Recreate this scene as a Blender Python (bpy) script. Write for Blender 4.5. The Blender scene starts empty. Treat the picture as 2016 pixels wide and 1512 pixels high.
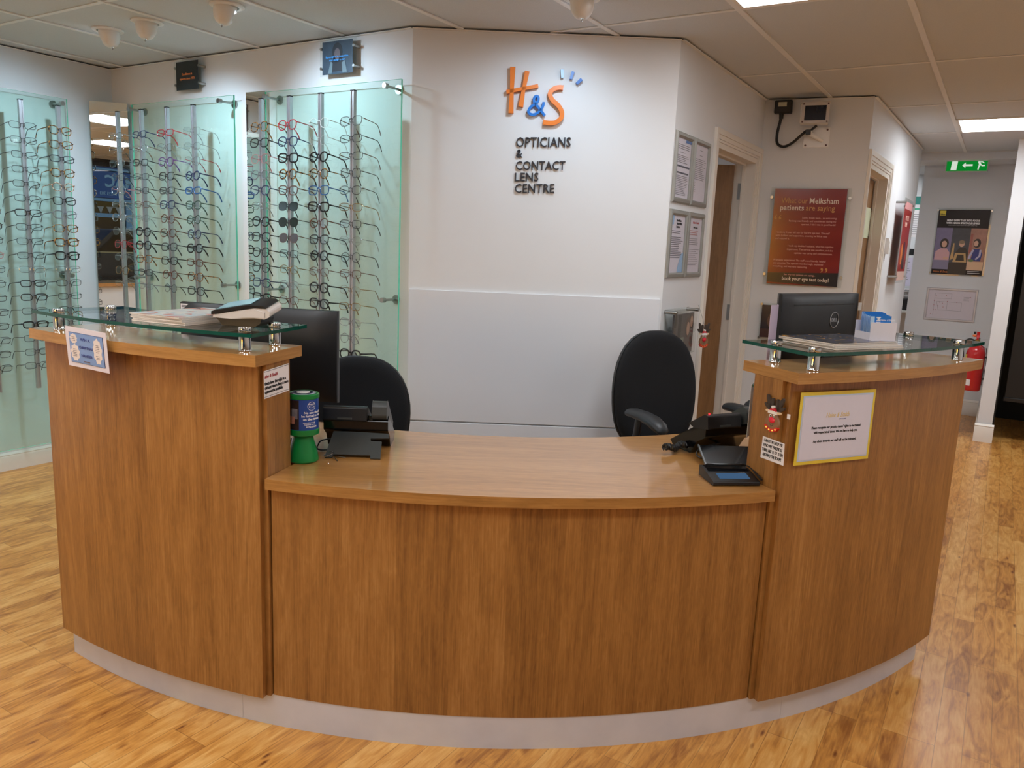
import bpy, bmesh, math, random
from math import sin, cos, pi, radians, sqrt, atan2
from mathutils import Vector, Matrix
random.seed(7)
SC = bpy.context.scene
COL = SC.collection

# ------------------------------------------------------------------ camera
EYE = 1.417
FPX = 1531.4
PIT, ROL = radians(10.065), radians(2.387)
F_ = Vector((0, cos(PIT), -sin(PIT)))
R0 = Vector((1, 0, 0)); U0 = Vector((0, sin(PIT), cos(PIT)))
R_ = R0*cos(ROL) + U0*sin(ROL)
U_ = -R0*sin(ROL) + U0*cos(ROL)
cd = bpy.data.cameras.new('camera'); cam = bpy.data.objects.new('camera', cd); COL.objects.link(cam)
cam.matrix_world = Matrix(((R_.x, U_.x, -F_.x, 0), (R_.y, U_.y, -F_.y, 0), (R_.z, U_.z, -F_.z, EYE), (0, 0, 0, 1)))
cd.sensor_fit = 'HORIZONTAL'; cd.sensor_width = 36.0; cd.lens = 36.0*FPX/2016.0
cd.clip_start = 0.05; cd.clip_end = 200
SC.camera = cam

# ------------------------------------------------------------------ world, exposure, light levels
SC.view_settings.view_transform = 'Standard'; SC.view_settings.look = 'None'
SC.view_settings.gamma = 1.0; SC.view_settings.use_curve_mapping = False
SC.view_settings.exposure = 0.0
LED_POWER = 14.5          # emission of the 600 mm ceiling panels
LED_COL = (0.95, 0.985, 1.03)
SPOT_POWER = 38.0        # eyeball downlighters
SPOT_COL = (0.62, 0.82, 1.0)
w = bpy.data.worlds.new('world'); SC.world = w; w.use_nodes = True
nt = w.node_tree; nt.nodes.clear()
sky = nt.nodes.new('ShaderNodeTexSky')
try:
    sky.sky_type = 'NISHITA'; sky.sun_disc = False; sky.sun_elevation = radians(4); sky.sun_rotation = radians(200)
except Exception: pass
bg = nt.nodes.new('ShaderNodeBackground'); bg.inputs[1].default_value = 0.35
wo = nt.nodes.new('ShaderNodeOutputWorld'); nt.links.new(sky.outputs[0], bg.inputs[0]); nt.links.new(bg.outputs[0], wo.inputs[0])

# ------------------------------------------------------------------ plan frames
CEIL = 2.387
GA = Vector((0.5265, 0.8502, 0)); GR = Vector((0.8502, -0.5265, 0))   # depth and right-hand directions of the shop
def G(r, a, z=0.0): return GR*r + GA*a + Vector((0, 0, z))
P_L0 = Vector((-2.874, 4.491, 0)); P_COR = Vector((-2.542, 5.025, 0)); P_H0 = Vector((-0.521, 3.791, 0))
P_H1 = Vector((0.712, 3.799, 0)); P_N = Vector((1.516, 5.123, 0)); P_C2 = Vector((2.091, 4.880, 0)); P_C3 = Vector((3.440, 6.970, 0))
class Wall:
    def __init__(s, p, q):
        s.p = Vector(p); d = (Vector(q)-s.p); s.len = d.length; s.x = d.normalized(); s.y = Vector((-s.x.y, s.x.x, 0))
        s.rz = atan2(s.x.y, s.x.x)
    def at(s, u, off=0.0, z=0.0): return s.p + s.x*u - s.y*off + Vector((0, 0, z))
W1 = Wall(P_COR - GA*0 - (P_COR-P_L0).normalized()*9.0, P_COR)       # left wall, u runs to 9.0 at the corner
W1o = 9.0 - (P_COR-P_L0).length
W2 = Wall(P_COR, P_H0); W3 = Wall(P_H0, P_H1); W4 = Wall(P_H1, P_N); W5 = Wall(P_N, P_C2); W6 = Wall(P_C2, P_C3)
WF = Wall(G(-0.775, 8.53), G(-0.04, 8.53))
CC = Vector((-0.09, 4.378, 0))                                       # centre of the counter's curve
def pol(r, deg, z=0.0):
    a = radians(deg); return Vector((CC.x + r*sin(a), CC.y - r*cos(a), z))

# ------------------------------------------------------------------ materials
def s2l(c):
    return tuple(((x/255.0)/12.92 if x/255.0 <= 0.04045 else ((x/255.0+0.055)/1.055)**2.4) for x in c)
MATS = {}
def pmat(name, rgb, rough=0.5, metal=0.0, spec=0.5, noise=0.0, nscale=40, coat=0.0, bump=0.0, lin=False, sheen=0.0):
    if name in MATS: return MATS[name]
    m = bpy.data.materials.new(name); m.use_nodes = True; nt = m.node_tree; b = nt.nodes['Principled BSDF']
    c = rgb if lin else s2l(rgb)
    b.inputs['Base Color'].default_value = (*c, 1); b.inputs['Roughness'].default_value = rough
    b.inputs['Metallic'].default_value = metal; b.inputs['Specular IOR Level'].default_value = spec
    if coat: b.inputs['Coat Weight'].default_value = coat; b.inputs['Coat Roughness'].default_value = 0.1
    if sheen: b.inputs['Sheen Weight'].default_value = sheen
    if noise or bump:
        tc = nt.nodes.new('ShaderNodeTexCoord'); n = nt.nodes.new('ShaderNodeTexNoise'); n.inputs['Scale'].default_value = nscale; n.inputs['Detail'].default_value = 4
        nt.links.new(tc.outputs['Object'], n.inputs['Vector'])
        if noise:
            r = nt.nodes.new('ShaderNodeValToRGB'); r.color_ramp.elements[0].position = 0.3; r.color_ramp.elements[1].position = 0.7
            r.color_ramp.elements[0].color = (*[x*(1-noise) for x in c], 1); r.color_ramp.elements[1].color = (*[min(1, x*(1+noise)) for x in c], 1)
            nt.links.new(n.outputs['Fac'], r.inputs[0]); nt.links.new(r.outputs[0], b.inputs['Base Color'])
        if bump:
            bp = nt.nodes.new('ShaderNodeBump'); bp.inputs['Strength'].default_value = bump; bp.inputs['Distance'].default_value = 0.002
            nt.links.new(n.outputs['Fac'], bp.inputs['Height']); nt.links.new(bp.outputs[0], b.inputs['Normal'])
    MATS[name] = m; return m
def emit(name, rgb, k, lin=False):
    if name in MATS: return MATS[name]
    m = bpy.data.materials.new(name); m.use_nodes = True; nt = m.node_tree; nt.nodes.clear()
    e = nt.nodes.new('ShaderNodeEmission'); o = nt.nodes.new('ShaderNodeOutputMaterial')
    e.inputs[0].default_value = (*(rgb if lin else s2l(rgb)), 1); e.inputs[1].default_value = k
    nt.links.new(e.outputs[0], o.inputs[0]); MATS[name] = m; return m
def clear(name, tint, rough=0.0, ior=1.5, k=1.0):
    """thin clear sheet: tinted see-through mixed with a fresnel reflection"""
    if name in MATS: return MATS[name]
    m = bpy.data.materials.new(name); m.use_nodes = True; nt = m.node_tree; nt.nodes.clear()
    t = nt.nodes.new('ShaderNodeBsdfTransparent'); t.inputs[0].default_value = (*tint, 1)
    g = nt.nodes.new('ShaderNodeBsdfGlossy'); g.inputs['Roughness'].default_value = rough
    f = nt.nodes.new('ShaderNodeFresnel'); f.inputs[0].default_value = ior
    mu = nt.nodes.new('ShaderNodeMath'); mu.operation = 'MULTIPLY'; mu.inputs[1].default_value = k; mu.use_clamp = True
    x = nt.nodes.new('ShaderNodeMixShader'); o = nt.nodes.new('ShaderNodeOutputMaterial')
    ge = nt.nodes.new('ShaderNodeNewGeometry'); fr = nt.nodes.new('ShaderNodeMath'); fr.operation = 'SUBTRACT'; fr.inputs[0].default_value = 1.0
    nt.links.new(ge.outputs['Backfacing'], fr.inputs[1]); m2 = nt.nodes.new('ShaderNodeMath'); m2.operation = 'MULTIPLY'
    nt.links.new(f.outputs[0], mu.inputs[0]); nt.links.new(mu.outputs[0], m2.inputs[0]); nt.links.new(fr.outputs[0], m2.inputs[1]); nt.links.new(m2.outputs[0], x.inputs[0])
    nt.links.new(t.outputs[0], x.inputs[1]); nt.links.new(g.outputs[0], x.inputs[2]); nt.links.new(x.outputs[0], o.inputs[0])
    MATS[name] = m; return m
def wood(name, c0, c1, c2, strip=0.12, rough=0.35, fine=1.0):
    """veneer; UV.x runs across the grain and UV.y along it, in metres"""
    m = bpy.data.materials.new(name); m.use_nodes = True; nt = m.node_tree; L = nt.links; N = nt.nodes.new; b = nt.nodes['Principled BSDF']
    uv = N('ShaderNodeUVMap'); sp = N('ShaderNodeSeparateXYZ'); L.new(uv.outputs[0], sp.inputs[0])
    def M(op, a, bb=None, c=None):
        n = N('ShaderNodeMath'); n.operation = op
        for i, v in enumerate((a, bb, c)):
            if v is None: continue
            if isinstance(v, (int, float)): n.inputs[i].default_value = v
            else: L.new(v, n.inputs[i])
        return n.outputs[0]
    idx = M('FLOOR', M('DIVIDE', sp.outputs[0], strip))
    wn = N('ShaderNodeTexWhiteNoise'); wn.noise_dimensions = '1D'; L.new(idx, wn.inputs['W'])
    off = M('MULTIPLY', wn.outputs['Value'], 17.0)
    cb = N('ShaderNodeCombineXYZ'); L.new(M('ADD', sp.outputs[0], off), cb.inputs[0]); L.new(M('ADD', M('MULTIPLY', sp.outputs[1], 0.10), off), cb.inputs[1])
    # cathedral figure: a slowly varying field cut into bands
    n1 = N('ShaderNodeTexNoise'); n1.inputs['Scale'].default_value = 7.0; n1.inputs['Detail'].default_value = 1.5; n1.inputs['Roughness'].default_value = .45; L.new(cb.outputs[0], n1.inputs['Vector'])
    bands = M('SINE', M('MULTIPLY', n1.outputs['Fac'], 62.0))
    # fibres
    cb2 = N('ShaderNodeCombineXYZ'); L.new(M('MULTIPLY', sp.outputs[0], 260.0*fine), cb2.inputs[0]); L.new(M('MULTIPLY', sp.outputs[1], 5.0), cb2.inputs[1])
    n2 = N('ShaderNodeTexNoise'); n2.inputs['Scale'].default_value = 1.0; n2.inputs['Detail'].default_value = 3; L.new(cb2.outputs[0], n2.inputs['Vector'])
    cb3 = N('ShaderNodeCombineXYZ'); L.new(M('MULTIPLY', sp.outputs[0], 14.0), cb3.inputs[0]); L.new(M('MULTIPLY', sp.outputs[1], 1.0), cb3.inputs[1])
    n3 = N('ShaderNodeTexNoise'); n3.inputs['Scale'].default_value = 1.0; L.new(cb3.outputs[0], n3.inputs['Vector'])
    v = M('ADD', M('MULTIPLY', bands, 0.05), M('MULTIPLY', n2.outputs['Fac'], 0.55))
    v = M('ADD', v, M('MULTIPLY', wn.outputs['Value'], 0.14)); v = M('ADD', v, M('MULTIPLY', n3.outputs['Fac'], 0.30)); v = M('SUBTRACT', v, 0.02)
    cb4 = N('ShaderNodeCombineXYZ'); L.new(M('MULTIPLY', sp.outputs[0], 90.0), cb4.inputs[0]); L.new(M('MULTIPLY', sp.outputs[1], 22.0), cb4.inputs[1])
    n4 = N('ShaderNodeTexNoise'); n4.inputs['Scale'].default_value = 1.0; n4.inputs['Detail'].default_value = 2; n4.inputs['Distortion'].default_value = .8; L.new(cb4.outputs[0], n4.inputs['Vector'])
    v = M('ADD', v, M('MULTIPLY', M('SUBTRACT', n4.outputs['Fac'], .5), 0.30))
    r = N('ShaderNodeValToRGB'); e = r.color_ramp.elements
    e[0].position = 0.22; e[0].color = (*s2l(c0), 1); e[1].position = 0.85; e[1].color = (*s2l(c2), 1)
    q = e.new(0.52); q.color = (*s2l(c1), 1)
    L.new(v, r.inputs[0]); L.new(r.outputs[0], b.inputs['Base Color'])
    b.inputs['Roughness'].default_value = rough
    bp = N('ShaderNodeBump'); bp.inputs['Strength'].default_value = 0.12; bp.inputs['Distance'].default_value = 0.001
    L.new(n2.outputs['Fac'], bp.inputs['Height']); L.new(bp.outputs[0], b.inputs['Normal'])
    MATS[name] = m; return m
def floor_mat():
    m = bpy.data.materials.new('plank_floor'); m.use_nodes = True; nt = m.node_tree; L = nt.links; N = nt.nodes.new; b = nt.nodes['Principled BSDF']
    uv = N('ShaderNodeUVMap')                                   # x along the planks, y across them
    br = N('ShaderNodeTexBrick'); br.offset = 0.37; br.offset_frequency = 3; br.squash = 1
    br.inputs['Scale'].default_value = 1; br.inputs['Brick Width'].default_value = 0.62; br.inputs['Row Height'].default_value = 0.072
    br.inputs['Mortar Size'].default_value = 0.0012; br.inputs['Mortar Smooth'].default_value = 0.2
    br.inputs['Color1'].default_value = (0, 0, 0, 1); br.inputs['Color2'].default_value = (1, 1, 1, 1); br.inputs['Mortar'].default_value = (.5, .5, .5, 1)
    L.new(uv.outputs[0], br.inputs['Vector'])
    def mp(sx, sy):
        p = N('ShaderNodeMapping'); p.inputs['Scale'].default_value = (sx, sy, 1); L.new(uv.outputs[0], p.inputs['Vector']); return p.outputs[0]
    n1 = N('ShaderNodeTexNoise'); n1.inputs['Scale'].default_value = 1; n1.inputs['Detail'].default_value = 5; n1.inputs['Distortion'].default_value = 1.6; L.new(mp(5, 22), n1.inputs['Vector'])
    n2 = N('ShaderNodeTexNoise'); n2.inputs['Scale'].default_value = 1; n2.inputs['Detail'].default_value = 3; L.new(mp(14, 160), n2.inputs['Vector'])
    vo = N('ShaderNodeTexVoronoi'); vo.inputs['Scale'].default_value = 1; L.new(mp(4.0, 13), vo.inputs['Vector'])
    def M(op, a, bb):
        n = N('ShaderNodeMath'); n.operation = op
        for i, v in enumerate((a, bb)):
            if isinstance(v, (int, float)): n.inputs[i].default_value = v
            else: L.new(v, n.inputs[i])
        return n.outputs[0]
    sepc = N('ShaderNodeSeparateColor'); L.new(br.outputs['Color'], sepc.inputs[0])
    v = M('ADD', M('MULTIPLY', n1.outputs['Fac'], 0.90), M('MULTIPLY', n2.outputs['Fac'], 0.34))
    v = M('ADD', v, M('MULTIPLY', sepc.outputs[0], 0.26)); v = M('SUBTRACT', v, 0.25)
    r = N('ShaderNodeValToRGB'); e = r.color_ramp.elements
    e[0].position = 0.22; e[0].color = (*s2l((154, 96, 42)), 1); e[1].position = 0.8; e[1].color = (*s2l((234, 184, 110)), 1)
    q = e.new(0.5); q.color = (*s2l((210, 148, 72)), 1)
    L.new(v, r.inputs[0])
    knot = N('ShaderNodeMapRange'); knot.inputs['From Min'].default_value = 0.02; knot.inputs['From Max'].default_value = 0.10; L.new(vo.outputs['Distance'], knot.inputs['Value'])
    mx = N('ShaderNodeMix'); mx.data_type = 'RGBA'; L.new(knot.outputs[0], mx.inputs['Factor']); mx.inputs['A'].default_value = (*s2l((120, 64, 28)), 1); L.new(r.outputs[0], mx.inputs['B'])
    mx2 = N('ShaderNodeMix'); mx2.data_type = 'RGBA'; L.new(M('MULTIPLY', br.outputs['Fac'], 0.45), mx2.inputs['Factor']); L.new(mx.outputs['Result'], mx2.inputs['A']); mx2.inputs['B'].default_value = (*s2l((100, 58, 24)), 1)
    L.new(mx2.outputs['Result'], b.inputs['Base Color'])
    b.inputs['Roughness'].default_value = 0.30; b.inputs['Specular IOR Level'].default_value = 0.45
    MATS['floor'] = m; return m
def tortoise(name, a, bcol):
    m = bpy.data.materials.new(name); m.use_nodes = True; nt = m.node_tree; b = nt.nodes['Principled BSDF']
    tc = nt.nodes.new('ShaderNodeTexCoord'); n = nt.nodes.new('ShaderNodeTexNoise'); n.inputs['Scale'].default_value = 90
    r = nt.nodes.new('ShaderNodeValToRGB'); r.color_ramp.elements[0].position = .45; r.color_ramp.elements[1].position = .55
    r.color_ramp.elements[0].color = (*s2l(a), 1); r.color_ramp.elements[1].color = (*s2l(bcol), 1)
    nt.links.new(tc.outputs['Object'], n.inputs['Vector']); nt.links.new(n.outputs['Fac'], r.inputs[0]); nt.links.new(r.outputs[0], b.inputs['Base Color'])
    b.inputs['Roughness'].default_value = .25; MATS[name] = m; return m

WALLP = pmat('wall_paint', (223, 225, 227), 0.7, noise=0.015, nscale=3, bump=0.05)
WALLG = pmat('gloss_panel_paint', (222, 225, 230), 0.35, noise=0.01, nscale=2)
TRIMW = pmat('white_gloss_trim', (232, 226, 216), 0.35, noise=0.01, nscale=4)
CEILM = pmat('ceiling_tile', (206, 209, 210), 0.85, noise=0.03, nscale=160, bump=0.25)
TBAR = pmat('ceiling_bar', (232, 231, 228), 0.5, noise=0.01)
GAPSHADE = pmat('painted_gap_shade', (40, 38, 36), 0.8, noise=0.02)
FLOORM = floor_mat()
OAK = wood('oak_veneer', (118, 77, 36), (157, 108, 54), (188, 139, 80), 0.155, 0.36)
OAKTOP = wood('oak_top', (164, 112, 56), (192, 138, 76), (210, 158, 94), 0.075, 0.30, 0.6)
b_ = OAKTOP.node_tree.nodes['Principled BSDF']; b_.inputs['Coat Weight'].default_value = 1.0; b_.inputs['Coat Roughness'].default_value = 0.07
OAKEDGE = wood('oak_edge', (142, 98, 48), (172, 124, 66), (192, 146, 86), 0.5, 0.30, 1.0)
DOORW = wood('door_veneer', (112, 80, 46), (134, 98, 60), (150, 112, 72), 0.2, 0.4)
ALU = pmat('brushed_kick', (208, 208, 214), 0.42, 0.12, noise=0.04, nscale=14)
CHROME = pmat('chrome', (205, 205, 205), 0.08, 1.0, noise=0.01)
STEEL = pmat('satin_steel', (170, 170, 168), 0.28, 1.0, noise=0.02)
SILVER = pmat('anodised_rail', (186, 186, 190), 0.35, 0.85, noise=0.02)
SNAP = pmat('snap_frame_aluminium', (158, 158, 152), 0.4, 0.4, noise=0.02)
BLACKP = pmat('black_plastic', (20, 20, 22), 0.38, noise=0.05)
BLACKG = pmat('black_gloss', (9, 9, 11), 0.15, noise=0.02)
GREYP = pmat('dark_grey_plastic', (62, 66, 66), 0.4, noise=0.03)
FABRIC = pmat('black_fabric', (15, 16, 19), 0.95, noise=0.25, nscale=500, bump=0.6)
RUBBERP = pmat('armrest_rubber', (38, 40, 42), 0.45, noise=0.03)
WHITEP = pmat('white_plastic', (232, 230, 226), 0.3, noise=0.01)
PAPER = pmat('white_paper', (236, 232, 232), 0.6, noise=0.01)
INK = pmat('black_ink', (28, 26, 28), 0.6, noise=0.02)
PANE = clear('green_glass', (0.905, 0.985, 0.955), 0.02, 1.5, 1.0)
PANE_E = pmat('green_glass_edge', (112, 226, 190), 0.12, noise=0.03)
CGL = clear('counter_glass', (0.92, 0.965, 0.95), 0.0, 1.55, 1.0)
CGL_E = pmat('counter_glass_edge', (14, 74, 62), 0.08, noise=0.1)
ACRYL = clear('clear_acrylic', (0.95, 0.96, 0.95), 0.02, 1.45, 0.9)
LENS = clear('demo_lens', (0.985, 0.99, 0.99), 0.0, 1.5, 1.2)
MIRROR = pmat('mirror', (235, 240, 238), 0.0, 1.0)
LEDM = emit('led_diffuser', LED_COL, LED_POWER, lin=True)

# ------------------------------------------------------------------ mesh building
class MB:
    def __init__(s): s.v = []; s.f = []; s.m = []; s.smooth = []
    def add(s, vs, fs, mi=0, sm=False, M=None):
        o = len(s.v)
        for v in vs: v = Vector(v); s.v.append(M @ v if M else v)
        for f in fs: s.f.append([o+i for i in f]); s.m.append(mi); s.smooth.append(sm)
        return s
    def box(s, x0, x1, y0, y1, z0, z1, mi=0, M=None):
        vs = [(x0,y0,z0),(x1,y0,z0),(x1,y1,z0),(x0,y1,z0),(x0,y0,z1),(x1,y0,z1),(x1,y1,z1),(x0,y1,z1)]
        return s.add(vs, [(0,3,2,1),(4,5,6,7),(0,1,5,4),(1,2,6,5),(2,3,7,6),(3,0,4,7)], mi, False, M)
    def prism(s, poly, a0, a1, axis='z', mi=0, mside=None, M=None, sm=False):
        """poly: 2D points. axis z: (x,y); y: (x,z); x: (y,z)"""
        def P(p, h): return {'z': (p[0], p[1], h), 'y': (p[0], h, p[1]), 'x': (h, p[0], p[1])}[axis]
        n = len(poly); vs = [P(p, a0) for p in poly] + [P(p, a1) for p in poly]
        s.add(vs, [tuple(range(n-1, -1, -1)), tuple(range(n, 2*n))], mi, False, M)
        return s.add(vs, [(i, (i+1) % n, n+(i+1) % n, n+i) for i in range(n)], mi if mside is None else mside, sm, M)
    def tube(s, pts, r, seg=8, mi=0, M=None, cap=True, flat=None, close=False):
        pts = [Vector(p) for p in pts]; n = len(pts); rings = []; up = None
        for i, p in enumerate(pts):
            a = pts[(i-1) % n] if (close or i > 0) else p; b = pts[(i+1) % n] if (close or i < n-1) else p
            t = (b-a).normalized() if (b-a).length > 1e-9 else Vector((0, 0, 1))
            if up is None: up = Vector((0, 0, 1)) if abs(t.z) < .9 else Vector((0, 1, 0))
            x = t.cross(up)
            if x.length < 1e-4: x = t.cross(Vector((1, 0, 0)))
            x.normalize(); y = x.cross(t).normalized(); up = y
            rr = r[i] if isinstance(r, (list, tuple)) else r; fx, fy = flat if flat else (1, 1)
            rings.append([p + x*(rr*fx*cos(2*pi*k/seg)) + y*(rr*fy*sin(2*pi*k/seg)) for k in range(seg)])
        vs = [v for g in rings for v in g]; fs = []
        for i in range(n if close else n-1):
            j = (i+1) % n
            for k in range(seg): fs.append((i*seg+k, i*seg+(k+1) % seg, j*seg+(k+1) % seg, j*seg+k))
        if cap and not close: fs.append(tuple(range(seg-1, -1, -1))); fs.append(tuple((n-1)*seg+k for k in range(seg)))
        return s.add(vs, fs, mi, seg > 5, M)
    def lathe(s, prof, seg=24, mi=0, M=None, sm=True):
        """prof: (r, z) pairs around local z"""
        vs = []; n = len(prof)
        for r, z in prof: vs += [(r*cos(2*pi*k/seg), r*sin(2*pi*k/seg), z) for k in range(seg)]
        fs = [(i*seg+k, i*seg+(k+1) % seg, (i+1)*seg+(k+1) % seg, (i+1)*seg+k) for i in range(n-1) for k in range(seg)]
        if prof[0][0] > 1e-6: fs.append(tuple(range(seg-1, -1, -1)))
        if prof[-1][0] > 1e-6: fs.append(tuple((n-1)*seg+k for k in range(seg)))
        return s.add(vs, fs, mi, sm, M)
    def rings(s, rings, mi=0, M=None, cap=True, sm=True):
        n = len(rings[0]); vs = [v for g in rings for v in g]
        fs = [(i*n+k, i*n+(k+1) % n, (i+1)*n+(k+1) % n, (i+1)*n+k) for i in range(len(rings)-1) for k in range(n)]
        if cap: fs.append(tuple(range(n-1, -1, -1))); fs.append(tuple((len(rings)-1)*n+k for k in range(n)))
        return s.add(vs, fs, mi, sm, M)
    def ball(s, c, rx, ry=None, rz=None, seg=14, mi=0, M=None):
        ry = ry or rx; rz = rz or rx; rg = []
        for i in range(seg//2+1):
            t = -pi/2 + pi*i/(seg//2); q = max(cos(t), .01)
            rg.append([(c[0]+rx*q*cos(2*pi*k/seg), c[1]+ry*q*sin(2*pi*k/seg), c[2]+rz*sin(t)) for k in range(seg)])
        return s.rings(rg, mi, M)
    def mesh(s, name, mats, uv=None):
        me = bpy.data.meshes.new(name); me.from_pydata([tuple(v) for v in s.v], [], s.f)
        for m in mats: me.materials.append(m)
        for p, mi, sm in zip(me.polygons, s.m, s.smooth): p.material_index = mi; p.use_smooth = sm
        bm_ = bmesh.new(); bm_.from_mesh(me)
        if len(bm_.faces) > 1: bmesh.ops.recalc_face_normals(bm_, faces=bm_.faces)
        bm_.to_mesh(me); bm_.free(); me.set_sharp_from_angle(angle=radians(38))
        if uv:
            ul = me.uv_layers.new(name='UVMap')
            for p in me.polygons:
                for li in p.loop_indices: ul.data[li].uv = uv(me.vertices[me.loops[li].vertex_index].co, p.normal, p.center)
        me.update(); return me
    def build(s, name, mats, parent=None, uv=None, bev=0.0, loc=None, rz=None):
        if not isinstance(mats, (list, tuple)): mats = [mats]
        o = bpy.data.objects.new(name, s.mesh(name, mats, uv)); COL.objects.link(o)
        if parent: o.parent = parent
        if loc is not None: o.location = loc
        if rz is not None: o.rotation_euler = (0, 0, rz)
        if bev:
            b = o.modifiers.new('bevel', 'BEVEL'); b.width = bev; b.segments = 2; b.limit_method = 'ANGLE'; b.angle_limit = radians(40)
        return o
def thing(name, label, cat, loc=(0, 0, 0), rz=0.0, group=None, rot=None):
    o = bpy.data.objects.new(name, None); COL.objects.link(o); o.empty_display_size = 0.05
    o.location = loc; o.rotation_euler = rot if rot else (0, 0, rz); o['label'] = label; o['category'] = cat
    if group: o['group'] = group
    return o
def tag(o, label, cat, group=None):
    o['label'] = label; o['category'] = cat
    if group: o['group'] = group
    return o
def struct(o): o['kind'] = 'structure'; return o
def on(W, name, label, cat, u, z, off=0.0, group=None):
    return thing(name, label, cat, W.at(u, off, z), W.rz, group)
def copytree(root):
    r = root.copy(); COL.objects.link(r)
    for ch in list(root.children):
        c = ch.copy(); COL.objects.link(c); c.parent = r
        for g in list(ch.children):
            d = g.copy(); COL.objects.link(d); d.parent = c
    return r
def text(parent, name, s, size, x, z, mat, y=0.0, align='LEFT', ext=0.0004, sx=1.0, shear=0.0, M=None, bold=0.0, label=None, sp=1.0, line=1.0):
    cu = bpy.data.curves.new('txt', 'FONT'); cu.body = s; cu.size = size; cu.align_x = align; cu.extrude = ext; cu.resolution_u = 2; cu.shear = shear
    cu.offset = bold; cu.space_character = sp; cu.space_line = line
    to = bpy.data.objects.new('txt', cu); COL.objects.link(to); bpy.context.view_layer.update()
    me = bpy.data.meshes.new_from_object(to.evaluated_get(bpy.context.evaluated_depsgraph_get()))
    bpy.data.objects.remove(to); bpy.data.curves.remove(cu)
    for v in me.vertices:
        p = Vector((x + v.co.x*sx, y - v.co.z, z + v.co.y)); v.co = M @ p if M else p
    me.materials.clear(); me.materials.append(mat)
    o = bpy.data.objects.new(name, me); COL.objects.link(o)
    if parent: o.parent = parent
    if label: o['label'] = label
    return o
def card(parent, name, x0, x1, z0, z1, mat, y=0.0, t=0.001, bev=0.0):
    return MB().box(x0, x1, y-t, y, z0, z1).build(name, mat, parent, bev=bev)
def ellp(cx, cz, rx, rz, n=20, a0=0, a1=2*pi): return [(cx+rx*cos(a0+(a1-a0)*i/n), cz+rz*sin(a0+(a1-a0)*i/n)) for i in range(n)]
def shape(mb, poly, y, t=0.0006, mi=0): return mb.prism(poly[::-1], y-t, y, 'y', mi)

# ------------------------------------------------------------------ the room
def wall_box(name, W, u0, u1, z0=0.0, z1=CEIL, t=0.10, mat=WALLP):
    return struct(MB().box(u0, u1, 0, t, z0, z1).build(name, mat, None, loc=W.p, rz=W.rz))
# floor
mb = MB(); fc = [G(-5.0, -3.4), G(3.0, -3.4), G(3.0, 11.2), G(-5.0, 11.2)]
mb.add([(*p.xy, 0) for p in fc] + [(*p.xy, -0.05) for p in fc], [(0,1,2,3),(7,6,5,4),(0,4,5,1),(1,5,6,2),(2,6,7,3),(3,7,4,0)])
struct(mb.build('floor', FLOORM, None, uv=lambda c, n, k: (c.x*GA.x+c.y*GA.y, c.x*GR.x+c.y*GR.y)))
mb = MB(); mb.add([(*p.xy, CEIL) for p in fc] + [(*p.xy, CEIL+.05) for p in fc], [(3,2,1,0),(4,5,6,7),(0,1,5,4),(1,2,6,5),(2,3,7,6),(3,0,4,7)])
struct(mb.build('ceiling', CEILM))
# suspended grid bars
mb = MB()
Mg = Matrix(((GR.x, GA.x, 0, 0), (GR.y, GA.y, 0, 0), (0, 0, 1, 0), (0, 0, 0, 1)))
RL = [-(0.43+0.605*k) for k in range(-6, 8)]
AL = [2.09+1.19*k for k in range(-4, 7)]
def inside(r, a):   # plan test: keeps the bars inside the shop
    p = G(r, a)
    if r < -4.80 or a < -3.2: return False
    if r < -2.44 and a > 2.94: return False
    if -2.44 <= r < -1.40 and a > 2.948+(r+2.44)*0.628: return False
    if -1.42 <= r < -0.79 and a > 5.15+(r+1.41)*0.156: return False
    if -0.80 <= r < -0.745 and a > 5.25: return r > -0.79+(a-5.25)*0.0185
    return a < 8.08
for r in RL:
    a = -3.2; st = None
    while a < 8.2:
        ok = inside(r, a) and a < 8.07
        if ok and st is None: st = a
        if not ok and st is not None: mb.box(r-.012, r+.012, st, a-.02, CEIL-.006, CEIL-.001, 0, Mg); st = None
        a += .02
for a in AL:
    r = -4.8; st = None
    while r < 3.0:
        ok = inside(r, a) and r < 2.95
        if ok and st is None: st = r
        if not ok and st is not None: mb.box(st, r-.02, a-.010, a+.010, CEIL-.004, CEIL-.001, 0, Mg); st = None
        r += .02
struct(mb.build('trim_1', TBAR))
wall_box('wall_left', W1, -3.2, 9.0+.0)
wall_box('wall_back', W2, -0.1, W2.len)
wall_box('wall_feature', W3, 0.0, W3.len)
# two glossy raised panels on the lower part of the feature wall
struct(MB().box(0.004, W3.len-.012, -.012, -.0005, 0.545, 1.192).build('trim_2', WALLG, None, bev=.002, loc=W3.p, rz=W3.rz))
struct(MB().box(0.004, W3.len-.012, -.012, -.0005, 0.0, 0.538).build('trim_3', WALLG, None, bev=.002, loc=W3.p, rz=W3.rz))
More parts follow.
